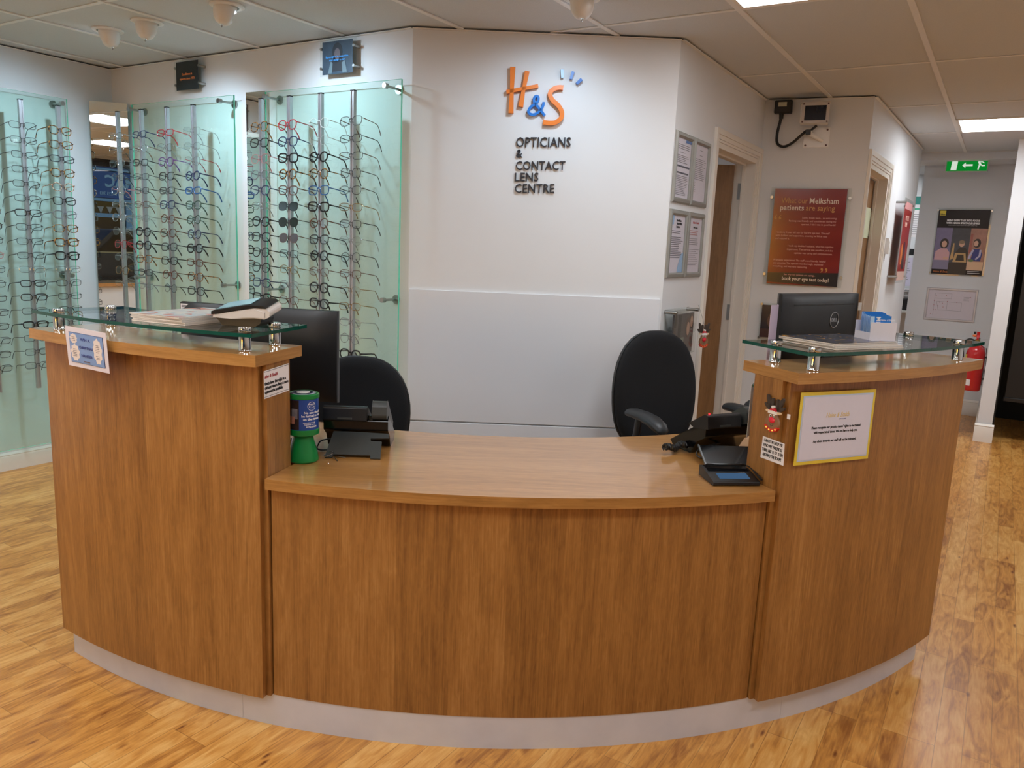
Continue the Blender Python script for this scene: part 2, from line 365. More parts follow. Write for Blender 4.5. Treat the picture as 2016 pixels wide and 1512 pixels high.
# wall with the open door (opening u .66-1.475, z 2.0)
wall_box('wall_passage', W4, 0.0, 0.655)
wall_box('wall_passage_head', W4, 0.655, 1.48, 2.015, CEIL)
wall_box('wall_passage_end', W4, 1.48, W4.len)
wall_box('wall_nook', W5, 0.0, W5.len-.002)
wall_box('wall_consulting', W6, 0.0, 0.085)
wall_box('wall_consulting_head', W6, 0.085, 0.885, 2.01, CEIL)
wall_box('wall_consulting_end', W6, 0.885, W6.len)
def frame_door(name, W, u0, u1, zt, aw, depth=0.13):
    """architrave with a stepped moulding, lining and stop"""
    mb = MB()
    for k, (d0, d1, th) in enumerate(((0, aw*.45, .018), (aw*.45, aw*.8, .013), (aw*.8, aw, .008))):
        # d measured from the outer edge inwards
        mb.box(u0-aw+d0, u0-aw+d1, -th, 0, 0, zt+aw-d0)
        mb.box(u1+aw-d1, u1+aw-d0, -th, 0, 0, zt+aw-d0)
        mb.box(u0-aw+d1, u1+aw-d1, -th, 0, zt+aw-d1, zt+aw-d0)
    mb.box(u0, u0+.03, -.002, depth, 0, zt); mb.box(u1-.03, u1, -.002, depth, 0, zt); mb.box(u0+.03, u1-.03, -.002, depth, zt-.03, zt)
    mb.box(u0+.03, u0+.042, depth*.45, depth*.6, 0, zt-.03); mb.box(u1-.042, u1-.03, depth*.45, depth*.6, 0, zt-.03); mb.box(u0+.042, u1-.042, depth*.45, depth*.6, zt-.042, zt-.03)
    return struct(mb.build(name, TRIMW, None, bev=.0015, loc=W.p, rz=W.rz))
frame_door('trim_4', W4, 0.655, 1.48, 2.015, 0.066)
frame_door('trim_5', W6, 0.085, 0.885, 2.01, 0.072)
# open door leaf behind the first opening, hinged at its right jamb
dl = struct(thing('door_1', 'oak veneered door standing open into the passage', 'door'))
del dl['category']; del dl['label']
hp = W4.at(1.445, -.135)
dl.location = hp; dl.rotation_euler = (0, 0, radians(180+4))
uvd = lambda c, n, k: (c.x, c.z) if abs(n.x) < .7 else (c.y, c.z)
MB().box(0, .76, -.022, .022, .008, 1.975).build('leaf', DOORW, dl, uv=uvd, bev=.001)
for hz in (.22, 1.00, 1.765):
    o = MB().box(1.4415, 1.4445, .062, .098, hz, hz+.10).build('hinge', STEEL, dl, bev=.001)
    o.matrix_parent_inverse = dl.matrix_basis.inverted() @ Matrix.Translation(W4.p) @ Matrix.Rotation(W4.rz, 4, 'Z')
# closed door in the wall to the consulting room
d2 = struct(thing('door_2', 'x', 'x', W6.at(0.117, -.085), W6.rz)); del d2['category']; del d2['label']
MB().box(0, .735, 0, .04, .006, 1.965).build('leaf', DOORW, d2, uv=uvd, bev=.001)
# far end of the shop
wall_box('wall_far', WF, 0, WF.len)
struct(MB().box(-1.2, 2.9, 8.09, 8.52, 2.325, CEIL-.001, 0, Mg).build('trim_6', WALLP))
struct(MB().box(0.0, WF.len, -.012, -.0005, 0.0, 0.735).build('trim_7', WALLP, None, bev=.003, loc=WF.p, rz=WF.rz))
struct(MB().box(-.04, .064, 7.32, 8.53, 0, CEIL, 0, Mg).build('wall_pillar', WALLP))
def skirt_prof(h=.15, t=.016): return [(0, 0), (-t, 0), (-t, h*.78), (-t*.75, h*.84), (-t*.9, h*.88), (-t*.4, h*.97), (0, h)]
def skirting(name, W, u0, u1, h=.10, base=0.0):
    return struct(MB().prism([(y-base, z) for y, z in skirt_prof(h)][::-1], u0, u1, 'x').build(name, TRIMW, None, loc=W.p, rz=W.rz))
skirting('baseboard_left', W1, 0, 9.0, .105)
skirting('baseboard_back', W2, 0, W2.len, .105)
skirting('baseboard_passage', W4, 0.0, 0.585, .105)
skirting('baseboard_nook', W5, 0.02, W5.len-.02, .105)
skirting('baseboard_consulting', W6, 0.96, W6.len, .105)
skirting('baseboard_far', WF, 0, WF.len-.02, .15, .012)
WP = Wall(G(-.056, 7.304), G(.080, 7.304)); skirting('baseboard_pillar_front', WP, 0, WP.len, .15)
struct(MB().prism([(y, z) for y, z in skirt_prof(.15)][::-1], 0, 1.2, 'x').build('baseboard_pillar_side', TRIMW, None, loc=G(-.04, 8.52), rz=atan2(-GA.y, -GA.x)))
# dark room right of the pillar, its darkness put into the wall colour
DK = pmat('painted_room_darkness', (10, 10, 11), 0.6, noise=0.05)
struct(MB().box(.066, 2.9, 8.6, 8.7, 0, CEIL, 0, Mg).build('wall_dark_room', DK))
struct(MB().box(.066, .075, 7.34, 8.6, 0, CEIL-.07, 0, Mg).build('wall_dark_room_side', DK))
struct(MB().box(.076, 2.9, 7.36, 8.59, 2.30, 2.31, 0, Mg).build('wall_dark_room_soffit', DK))
struct(MB().box(.066, 2.9, 7.32, 7.36, 2.32, CEIL-.001, 0, Mg).build('wall_dark_room_head', WALLP))
bb = thing('display_screen', 'large black panel hanging in the dark opening at the right edge', 'screen', G(.70, 7.47, .35), atan2(GR.y, GR.x))
MB().box(-.58, .6, 0, .03, 0, 1.93).build('panel', pmat('black_panel_face', (16, 17, 19), .45, noise=.03), bb, bev=.004)
MB().box(-.585, .605, -.012, .035, -.02, .012).build('bottom_rail', BLACKP, bb, bev=.003)
# side room beyond the consulting wall
struct(MB().box(-2.6, .06, 10.0, 10.1, 0, CEIL, 0, Mg).build('wall_side_room', WALLP))
struct(MB().box(-2.7, -2.6, 7.9, 10.1, 0, CEIL, 0, Mg).build('wall_side_room_left', WALLP))
struct(MB().box(-2.7, -.752, 7.76, 7.86, 0, CEIL, 0, Mg).build('wall_side_room_near', WALLP))
struct(MB().box(-.06, 3.0, 9.9, 10.0, 0, CEIL, 0, Mg).build('wall_side_room_right', WALLP))
# room behind the open door
struct(MB().box(-4.4, -4.3, 3.1, 7.7, 0, CEIL, 0, Mg).build('wall_passage_room_left', WALLP))
struct(MB().box(-4.3, -1.50, 6.3, 6.4, 0, CEIL, 0, Mg).build('wall_passage_room_far', WALLP))
struct(MB().box(2.9, 3.0, -3.4, 7.32, 0, CEIL, 0, Mg).build('wall_right', WALLP))
struct(MB().box(2.9, 3.0, 7.32, 10.0, 0, CEIL, 0, Mg).build('wall_dark_room_right', DK))

def gap(n, W, u0, u1):
    mb = MB().box(u0, u1, -.006, -.0005, CEIL-.0075, CEIL-.0072, 1).box(u0, u1, -.003, -.0005, CEIL-.0072, CEIL-.0012, 1).box(u0, u1, -.018, -.0005, CEIL-.0105, CEIL-.0078, 0)  # dark strips colour in the shade between wall angle and ceiling
    struct(mb.build('trim_%d' % n, [TBAR, GAPSHADE], None, loc=W.p, rz=W.rz))
for n_, (W_, a_, b_) in enumerate(((W1, 0, 9.0), (W2, .02, W2.len), (W3, 0, W3.len), (W4, 0, W4.len-.02), (W5, .02, W5.len), (W6, 0, W6.len))): gap(8+n_, W_, a_, b_)
# ------------------------------------------------------------------ ceiling lights
def led(r, a, label, k=1.0):
    t = thing('ceiling_light', label, 'ceiling light', G(r, a, CEIL), atan2(GR.y, GR.x), 'square LED panels in the ceiling')
    MB().box(-.272, .272, -.272, .272, -.0055, -.0035).build('diffuser', LEDM if k == 1.0 else emit('led_diffuser_bright', LED_COL, LED_POWER*k, lin=True), t)
    mb = MB()
    for x0, x1, y0, y1 in ((-.29,.29,-.29,-.273),(-.29,.29,.273,.29),(-.29,-.273,-.273,.273),(.273,.29,-.273,.273)): mb.box(x0, x1, y0, y1, -.009, -.0008)
    mb.build('frame', TRIMW, t)
led(-.7325, 2.97, 'white square LED ceiling panel over the desk, cut by the top edge of the photo')
led(-.1275, 6.54, 'white square LED ceiling panel near the green exit sign', 1.1)
led(-3.1525, .60, 'square LED ceiling panel behind the viewer, upper of two in the corner mirror')
led(-1.9425, -1.18, 'square LED ceiling panel behind the viewer, lower of two in the corner mirror')
for r_, a_, w_ in ((-.7325, .0, 'above the viewer'), (-1.9425, .6, 'left behind the viewer'), (.4775, 1.2, 'right above the viewer'), (.4775, -1.2, 'behind the viewer'),
                   (1.6875, 2.97, 'outside the photo beyond the right counter'), (1.08, 6.54, 'outside the photo by the dark opening'), (1.6875, 4.75, 'outside the photo on the far right'), (-4.3625, -1.2, 'far left behind the viewer')):
    led(r_, a_, 'added unseen square LED ceiling panel ' + w_)  # unseen panels added to raise the light level in the shop
led(-1.3, 9.3, 'square LED ceiling panel in the side room with pinned notices')

led(-2.9, 5.0, 'added unseen square LED ceiling panel in the room behind the open oak door', .35)  # lamp added to brighten the door leaf and the room around it
HS_C = W3.at(.60, 0, 1.95)
def eyeball(x, y, tgt, label, power=1.0, ang=62, tilt=38):
    p = Vector((x, y, CEIL)); d = Vector(tgt)-p; az = atan2(d.y, d.x)
    t = thing('eyeball_spotlight', label, 'spotlight', p, az, 'white eyeball spotlights in the ceiling')
    MB().lathe([(.030, -.0008), (.073, -.0008), (.073, -.006), (.060, -.012), (.050, -.010), (.050, -.0008)], 28).build('rim', WHITEP, t)
    T = Matrix.Translation((0, 0, -.010)) @ Matrix.Rotation(radians(-tilt), 4, 'Y')
    # a bulging shell, closed towards the room, open on the lamp side (+x after the tilt)
    mb = MB(); rg = []
    n = 28; prof = [(.048, .012), (.0485, -.012), (.046, -.035), (.040, -.055), (.030, -.070), (.017, -.079), (.006, -.081)]
    for r, z in prof: rg.append([(r*cos(2*pi*k/n)-.0, r*sin(2*pi*k/n), z) for k in range(n)])
    T2 = Matrix.Translation((-.006, 0, -.006)) @ Matrix.Rotation(radians(12), 4, 'Y')
    mb.rings(rg, 0, T2, cap=False)
    prof2 = prof[::-1]; rg2 = [[((r-.002)*cos(2*pi*k/n), (r-.002)*sin(2*pi*k/n), z+.002) for k in range(n)] for r, z in prof2]
    # slot on the lamp side
    o = mb.build('eyeball', WHITEP, t)
    bmm = bmesh.new(); bmm.from_mesh(o.data)
    kill = [f for f in bmm.faces if (lambda c: c.x > .010 and c.z < -.016 and c.z > -.074 and abs(c.y) < .034)(f.calc_center_median())]
    bmesh.ops.delete(bmm, geom=kill, context='FACES'); bmm.to_mesh(o.data); bmm.free()
    sd = o.modifiers.new('wall', 'SOLIDIFY'); sd.thickness = .002
    MB().ball((.006, 0, -.040), .018, seg=12).build('lamp', emit('halogen', (225, 238, 255), 12), t)
    MB().lathe([(.0015, -.092), (.003, -.088), (.003, -.078)], 8, M=T2).build('knob', STEEL, t)
    ld = bpy.data.lights.new('spot', 'SPOT'); ld.energy = SPOT_POWER*power; ld.color = SPOT_COL; ld.spot_size = radians(ang); ld.spot_blend = 1.0; ld.shadow_soft_size = .022
    lo = bpy.data.objects.new('spot', ld); COL.objects.link(lo); lo.location = p + Vector((cos(az)*.055, sin(az)*.055, -.055))
    dd = Vector(tgt)-lo.location; lo.rotation_euler = dd.to_track_quat('-Z', 'Y').to_euler()
eyeball(-2.07, 4.077, (-2.85, 4.30, 1.35), 'leftmost of the three white eyeball spotlights on the left of the ceiling', 1.0, 120)
eyeball(-1.788, 3.894, (-1.75, 4.50, 1.3), 'middle one of the three white eyeball spotlights on the left of the ceiling', .9, 125)
eyeball(-1.295, 3.576, (-.85, 3.95, 1.7), 'white eyeball spotlight nearest the picture of a woman', .7, 125)
eyeball(.21, 3.272, (.10, 3.80, 1.55), 'white eyeball spotlight above the desk, cut by the top edge', .31, 130)
eyeball(-3.2, 3.35, (-3.6, 3.4, 1.3), 'added unseen white eyeball spotlight outside the photo at the left wall', 1.0, 110)  # off-screen spot added to light the left wall panel

# ------------------------------------------------------------------ the reception counter
def arcband(mb, r0, r1, a0, a1, z0, z1, n=48, mi=0, medge=None):
    """solid sector of a ring; top/bottom material mi, faces round it medge"""
    me = mi if medge is None else medge; vs = []
    for i in range(n+1):
        a = a0+(a1-a0)*i/n
        vs += [pol(r0, a, z0), pol(r1, a, z0), pol(r1, a, z1), pol(r0, a, z1)]
    top = []; side = []
    for i in range(n):
        b = 4*i; c = b+4
        top += [(b+3, b+2, c+2, c+3), (b, c, c+1, b+1)]; side += [(b+1, c+1, c+2, b+2), (b, b+3, c+3, c)]
    mb.add(vs, top, mi); mb.add(vs, side, me)
    e = 4*n; mb.add(vs, [(0, 1, 2, 3), (e, e+3, e+2, e+1)], me); return mb
def ang_of(c): return atan2(c.x-CC.x, CC.y-c.y)
def uv_front(c, n, k):   # vertical grain on curved fronts
    if abs(n.z) > .7: return (c.y, c.x)
    rr = sqrt((c.x-CC.x)**2+(c.y-CC.y)**2); rk = sqrt((k.x-CC.x)**2+(k.y-CC.y)**2)
    tang = abs(n.x*cos(ang_of(k)) + n.y*sin(ang_of(k)))
    return (2.4*ang_of(c)+3, c.z) if tang < .5 else (rr+1.7, c.z)
def uv_top(c, n, k):
    if abs(n.z) > .7: return (c.y, c.x)
    rr = sqrt((c.x-CC.x)**2+(c.y-CC.y)**2)
    tang = abs(n.x*cos(ang_of(k)) + n.y*sin(ang_of(k)))
    return (c.z, 2.4*ang_of(c)) if tang < .5 else (c.z, rr)
DESKZ = .762
def pod(name, label, aout, ain, sgn):
    t = thing(name, label, 'counter unit', pol(2.3, (aout+ain)/2, 0), 0); Mi = Matrix.Translation(-t.location)
    def put(mb, nm, mats, uv, bev=.001):
        o = mb.build(nm, mats, t, uv, bev); o.matrix_parent_inverse = Mi; return o
    a0, a1 = (aout, ain) if aout < ain else (ain, aout)
    put(arcband(MB(), 2.384, 2.402, a0, a1, .10, 1.0765), 'front_panel', OAK, uv_front, 0)
    # side panel towards the desk: set back a little from the front panel's edge, running inwards
    ins = -sgn*.35
    p0 = pol(2.3835, ain+ins, 0); p1 = pol(2.262, ain+ins, 0)
    q = [p0, p1, p1+(pol(2.2, (a0+a1)/2)-p1).normalized()*.018, p0+(pol(2.4, (a0+a1)/2)-p0).normalized()*.018]
    poly = [(v.x, v.y) for v in q]
    ar = sum(poly[i][0]*poly[(i+1) % 4][1]-poly[(i+1) % 4][0]*poly[i][1] for i in range(4))
    if ar < 0: poly = poly[::-1]
    uvs = lambda c, n, k: (sqrt((c.x-CC.x)**2+(c.y-CC.y)**2)*1.0+.6, c.z)
    put(MB().prism(poly, .10, 1.0765), 'side_panel', OAK, uvs)
    put(arcband(MB(), 2.262, 2.3835, min(aout, aout-sgn*.45), max(aout, aout-sgn*.45), .10, 1.0765, 2), 'end_panel', OAK, uvs)
    put(arcband(MB(), 2.264, 2.280, a0+1.0, a1-1.0, .10, 1.0765, 24), 'back_panel', OAK, uv_front, 0)
    return t, put, a0, a1
L, put, a0, a1 = pod('reception_counter_unit', 'tall curved oak counter unit at the left end, under the card reader', -34.95, -14.25, -1)
put(arcband(MB(), 2.205, 2.445, -35.0, -13.75, 1.077, 1.108, mi=0, medge=1), 'counter_top', [OAKTOP, OAKEDGE], uv_top)
put(arcband(MB(), 2.354, 2.3715, -34.9, -16.4, 0, .099), 'plinth', ALU, None, 0)
Rr, put, a0, a1 = pod('reception_counter_unit', 'tall curved oak counter unit at the right end of the desk, with yellow-edged notice', 42.7, 21.15, 1)
put(arcband(MB(), 2.205, 2.445, 20.8, 42.7, 1.077, 1.108, mi=0, medge=1), 'counter_top', [OAKTOP, OAKEDGE], uv_top)
put(arcband(MB(), 2.354, 2.3715, 24.1, 42.2, 0, .099), 'plinth', ALU, None, 0)
D = thing('reception_desk', 'low curved middle section of the oak reception desk', 'desk', pol(2.1, 3, 0)); Mi = Matrix.Translation(-D.location)
def putd(mb, nm, mats, uv=None, bev=0):
    o = mb.build(nm, mats, D, uv, bev); o.matrix_parent_inverse = Mi; return o
putd(arcband(MB(), 2.356, 2.374, -13.8, 20.7, .10, .7315, 60), 'front_panel', OAK, uv_front)
putd(arcband(MB(), 2.352, 2.3715, -16.38, 24.08, 0, .099, 60), 'plinth', ALU)
# worktop: bulges forward between the two tall units, runs on behind them
mb = MB(); n = 60; outer = [(a, 2.20) for a in [-35+i*1.0 for i in range(21)]]
outer = [(-35+21.1*i/20, 2.203) for i in range(21)] + [(-13.82+34.54*i/60, 2.405) for i in range(61)] + [(20.78+21.1*i/20, 2.203) for i in range(21)]
ang = [o_[0] for o_ in outer]; vs = []
for a, r in outer:
    vs += [pol(1.742, a, .732), pol(r, a, .732), pol(r, a, DESKZ), pol(1.742, a, DESKZ)]
tp = []; sd = []
for i in range(len(outer)-1):
    b = 4*i; c = b+4; tp += [(b+3, b+2, c+2, c+3), (b, c, c+1, b+1)]; sd += [(b+1, c+1, c+2, b+2), (b, b+3, c+3, c)]
e = 4*(len(outer)-1); mb.add(vs, tp, 0); mb.add(vs, sd+[(0, 1, 2, 3), (e, e+3, e+2, e+1)], 1)
putd(mb, 'worktop', [OAKTOP, OAKEDGE], uv_top)
for a in (-34, -6, 12, 41): putd(arcband(MB(), 1.80, 2.19, a, a+.5, 0, .7315, 2), 'support_panel', OAK, uv_front)

def glass_shelf(label, a0, a1, studs):
    am = (a0+a1)/2; t = thing('glass_shelf', label, 'shelf', pol(2.28, am, 1.108)); Mi = Matrix.Translation(-t.location)
    n = 48; mb = arcband(MB(), 2.13, 2.42, a0, a1, 1.150, 1.160, n, 0, 1)
    o = mb.build('pane', [CGL, CGL_E], t); o.matrix_parent_inverse = Mi
    for r, a in studs:
        p = pol(r, a, 0)
        o = MB().lathe([(.0165, 1.1085), (.0175, 1.110), (.0165, 1.112), (.0165, 1.1495)], 24, M=Matrix.Translation(p)).build('stud', CHROME, t); o.matrix_parent_inverse = Mi
        o2 = MB().lathe([(.0165, 1.1605), (.0175, 1.163), (.0175, 1.169), (.016, 1.173), (.012, 1.1735), (.0, 1.1735)], 24, M=Matrix.Translation(p)).build('stud_cap', CHROME, t); o2.matrix_parent_inverse = Mi
    return t
glass_shelf('curved clear glass shelf over the left counter unit, holding the card reader', -35.8, -14.4, [(2.386, -15.4), (2.236, -15.5), (2.399, -32.8), (2.226, -33.3)])
glass_shelf('curved clear glass shelf over the right counter unit, holding leaflets', 22.0, 44.6, [(2.404, 22.8), (2.253, 22.7), (2.403, 39.95), (2.187, 43.4)])

# ------------------------------------------------------------------ frame displays
TOPZ = 2.16
def disc_y(r, y0, y1, x, z, seg=20):   # short cylinder along local y
    return MB().lathe([(r, 0), (r, y1-y0)], seg, M=Matrix.Translation((x, y0, z)) @ Matrix.Rotation(radians(-90), 4, 'X'))
def glass_panel(W, u0, u1, label, z0=.13, lows=(1.135,)):
    t = on(W, 'glass_display_panel', label, 'glass panel', (u0+u1)/2, z0, group='green glass panels behind the spectacles')
    h = (u1-u0)/2; o = -.045
    MB().box(-h, h, o-.010, o, 0, TOPZ-.01-z0).build('pane', [PANE, PANE_E], t)
    pe = t.children[0].data
    for p in pe.polygons: p.material_index = 0 if abs(p.normal.y) > .5 else 1
    for x in (-h+.055, h-.055):
        for z in (2.115,)+tuple(lows)+(z0+.05,):
            mb = disc_y(.022, -.008, -.0005, x, z-z0); 
            b = disc_y(.006, -.10, -.008, x, z-z0); mb.add(b.v, b.f, 0, True)
            b = disc_y(.0125, -.112, -.090, x, z-z0); mb.add(b.v, b.f, 0, True)
            mb.build('standoff', STEEL, t)
    return t
glass_panel(W1, W1o-1.0, W1o+.318, 'green tinted glass panel on the left wall, left of the corner mirror')
glass_panel(W2, .275, 1.190, 'green tinted glass panel between the corner mirror and the narrow mirror')
glass_panel(W2, 1.436, 2.350, 'green tinted glass panel beside the white wall with the orange lettering')
# mirrors
ma = Vector((-2.593, 4.848, 0)); mbv = Vector((-2.392, 4.901, 0)); WM = Wall(ma, mbv)
t = thing('wall_mirror', 'tall mirror strip set across the corner, reflecting the street', 'mirror', (*WM.p.xy, .45), WM.rz)
MB().box(0, WM.len, .0005, .006, 0, 1.716).build('mirror_glass', MIRROR, t)
MB().box(.002, WM.len-.002, .0065, .016, 0, 1.71).build('backing', PANE_E, t)
t = on(W2, 'wall_mirror', 'narrow mirror strip between the two glass panels on the back wall', 'mirror', 1.25, .45)
MB().box(0, .150, -.022, -.016, 0, 1.714).build('mirror_glass', MIRROR, t)
MB().box(.002, .148, -.0155, -.0008, 0, 1.71).build('backing', WHITEP, t)

# spectacles ------------------------------------------------------
def sup(a, b, n, k=28, top=1.0, bot=1.0):
    out = []
    for i in range(k):
        t = 2*pi*i/k; c, s = cos(t), sin(t); r = (abs(c)**n+abs(s)**n)**(-1/n)
        out.append((a*r*c*(top if s > 0 else bot+(1-bot)*(1-abs(s))), b*r*s))
    return out
SHAPES = {  # half width, half height, squareness, lower taper
    'r': (.0235, .0215, 2.0, 1.0), 's': (.0262, .0200, 3.4, .93), 't': (.0275, .0165, 3.6, .95),
    'o': (.0262, .0185, 2.4, 1.0), 'p': (.0252, .0215, 2.6, .90), 'a': (.0275, .0205, 2.7, .86)}
RIM = {'b': (.0036, .0026), 'm': (.0024, .0020), 'f': (.0014, .0012), 'x': (.0006, .0006)}
FRC = {}
def fcol(k):
    if k in FRC: return FRC[k]
    T = {'k': ('frame_black', (18, 18, 22)), 'g': ('frame_gunmetal', (52, 54, 58)), 'n': ('frame_navy', (32, 42, 82)), 'b': ('frame_blue', (40, 92, 150)),
         'w': ('frame_brown', (96, 58, 40)), 'e': ('frame_red', (165, 30, 44)), 'v': ('frame_purple', (96, 54, 120)), 'i': ('frame_pink', (188, 120, 122)),
         'y': ('frame_grey', (120, 124, 128)), 'q': ('frame_green', (44, 74, 60))}
    if k in T: FRC[k] = pmat(T[k][0], T[k][1], .28, 0.0, noise=.05)
    elif k == 'd': FRC[k] = pmat('frame_gold', (176, 140, 84), .25, .9, noise=.03)
    elif k == 'l': FRC[k] = pmat('frame_silver', (178, 180, 184), .22, .9, noise=.03)
    elif k == 'c': FRC[k] = pmat('frame_crystal', (214, 218, 214), .15, 0, noise=.02)
    elif k == 'T': FRC[k] = tortoise('frame_tortoise', (40, 24, 18), (170, 120, 60))
    elif k == 'P': FRC[k] = tortoise('frame_pale_tortoise', (120, 84, 64), (222, 196, 168))
    return FRC[k]
CN = {'k': 'black', 'g': 'gunmetal', 'n': 'navy', 'b': 'blue', 'w': 'brown', 'e': 'red', 'v': 'purple', 'i': 'pink', 'y': 'grey', 'q': 'dark green', 'd': 'gold', 'l': 'silver', 'c': 'clear', 'T': 'tortoiseshell', 'P': 'pale tortoiseshell'}
SN = {'r': 'round', 's': 'square', 't': 'narrow rectangular', 'o': 'oval', 'p': 'rounded square', 'a': 'teardrop'}
RN = {'b': 'bold', 'm': 'slim', 'f': 'wire-thin', 'x': 'rimless'}
MESH = {}
SUNL = {'K': pmat('sun_lens_green', (24, 42, 36), .12), 'W': pmat('sun_lens_brown', (62, 50, 44), .12)}
def front_mesh(sh, rm, ck):
    key = ('f', sh, rm, ck)
    if key in MESH: return MESH[key]
    a, b, n, bot = SHAPES[sh]; tr, dp = RIM[rm]; mb = MB(); cx = a+.0095
    for s in (-1, 1):
        pts = [(s*cx+x*(1 if s > 0 else -1), .0035*((x*s)/a)**2*0, z) for x, z in sup(a, b, n, 28, 1, bot)]
        mb.tube([(x, 0, z) for x, _, z in pts], tr, 6, close=True, flat=(1.0, max(dp/tr, .7)))
        ex = s*(cx+a); mb.tube([(ex-s*.001, 0, b*.42), (ex+s*.005, .001, b*.45), (ex+s*.0065, .006, b*.45)], max(tr, .0012)*1.1, 6)
    bz = b*.35
    mb.tube([(-(cx-a*.96), 0, bz-.001), (-.004, -.001, bz+.003), (.004, -.001, bz+.003), (cx-a*.96, 0, bz-.001)], max(tr, .0009), 6)
    for s in (-1, 1): mb.tube([(s*.0085, .001, bz-.006), (s*.0075, .006, bz-.010), (s*.0085, .007, bz-.015)], .0012, 5)
    MESH[key] = mb.mesh('rim', [fcol(ck)]); return MESH[key]
def lens_mesh(sh, s, sun):
    key = ('l', sh, s, sun)
    if key in MESH: return MESH[key]
    a, b, n, bot = SHAPES[sh]; cx = a+.0095
    pts = [(s*cx+x*s, z) for x, z in sup(a*.985, b*.985, n, 28, 1, bot)]
    if s < 0: pts = pts[::-1]
    MESH[key] = MB().prism(pts[::-1], -.0006, .0006, 'y').mesh('lens', [SUNL[sun] if sun else LENS]); return MESH[key]
def temple_mesh(sh, s, rm, ck):
    key = ('t', sh, s, rm, ck)
    if key in MESH: return MESH[key]
    a, b, n, bot = SHAPES[sh]; x = s*(a*2+.0095+.0065); z = b*.45
    w_ = {'b': .0032, 'm': .0026, 'f': .0020, 'x': .0017}[rm]
    P = [(x, .006, z), (x*1.01, .03, z), (x, .07, z+.0005), (x*.98, .098, z-.001), (x*.96, .112, z-.010), (x*.93, .128, z-.028), (x*.92, .135, z-.040)]
    mb = MB().tube(P, [w_, w_, w_*.85, w_*.85, w_*1.1, w_*1.25, w_*1.15], 6, flat=(.55, 1.0))
    MESH[key] = mb.mesh('temple', [fcol(ck)]); return MESH[key]
ORD = ['topmost', 'second', 'third', 'fourth', 'fifth', 'sixth', 'seventh', 'eighth', 'ninth', 'tenth', 'eleventh', 'twelfth', 'thirteenth', 'fourteenth', 'fifteenth', 'sixteenth', 'seventeenth', 'eighteenth']
def specs(W, u, z, code, where, grp, row):
    sun = None
    sh, rm, ck = code[0], code[1], code[2]; tk = code[3] if len(code) > 3 else ck
    if tk in 'KW': sun = tk; tk = ck
    nm = 'sunglasses' if sun else 'spectacles'
    kind = f"{CN[ck]}{' sunglasses' if sun else ' glasses'}"
    lab = f"{RN[rm]} {SN[sh]} {kind}, {ORD[row]} {'' if row == 0 else 'down '}on {where}"
    t = thing(nm, lab, 'sunglasses' if sun else 'glasses', W.at(u+offshift(W, POLE_OFF)+(.004 if W is W2 else -.004), SPEC_OFF+random.uniform(-.002, .002), z), W.rz + radians(random.uniform(-4, 4)), grp)
    t.scale = (1.05, 1.0, 1.06); t.rotation_euler.x = radians(-7+random.uniform(-2, 2)); t.rotation_euler.y = radians(random.uniform(-1.5, 1.5))
    def ch(n, me):
        o = bpy.data.objects.new(n, me); COL.objects.link(o); o.parent = t
    ch('rim', front_mesh(sh, rm, ck))
    for s in (-1, 1): ch('lens', lens_mesh(sh, s, sun)); ch('temple', temple_mesh(sh, s, rm, tk))
ROW0, DROW = 1.951, .0774
PEGM = None
def offshift(W, o): return (o-.16)*(.93 if W is W2 else -.5)
POLE_OFF, SPEC_OFF = .178, .197
def pole(W, u, label, nrow, toplight=True):
    t = on(W, 'display_pole', label, 'pole', u+offshift(W, POLE_OFF), .50, POLE_OFF, group='silver poles carrying the spectacles')
    prof = [(-.011, -.009), (-.005, -.009), (-.005, -.006), (.005, -.006), (.005, -.009), (.011, -.009), (.011, .009), (-.011, .009)]
    MB().prism(prof, 0, 1.585).build('rail', SILVER, t)
    MB().box(-.0115, .0115, -.0095, .0095, 1.585, 1.590).build('end_cap', BLACKP, t)
    for i in range(nrow):
        z = ROW0-DROW*i-.50-.004
        global PEGM
        if PEGM is None:
            mb = MB().tube([(0, -.010, 0), (0, -.024, 0)], .0020, 6).tube([(-.0, .0092, -.004), (0, .068, -.004)], .0011, 5)
            PEGM = mb.mesh('peg', [clear('clear_peg', (.9, .92, .92), .05, 1.45, 1.5)])
        o = bpy.data.objects.new('peg', PEGM); COL.objects.link(o); o.parent = t; o.location = (0, 0, z)
    return t
GP = {1: 'spectacles on the left wall', 2: 'spectacles on the middle glass panel', 3: 'spectacles on the right glass panel'}
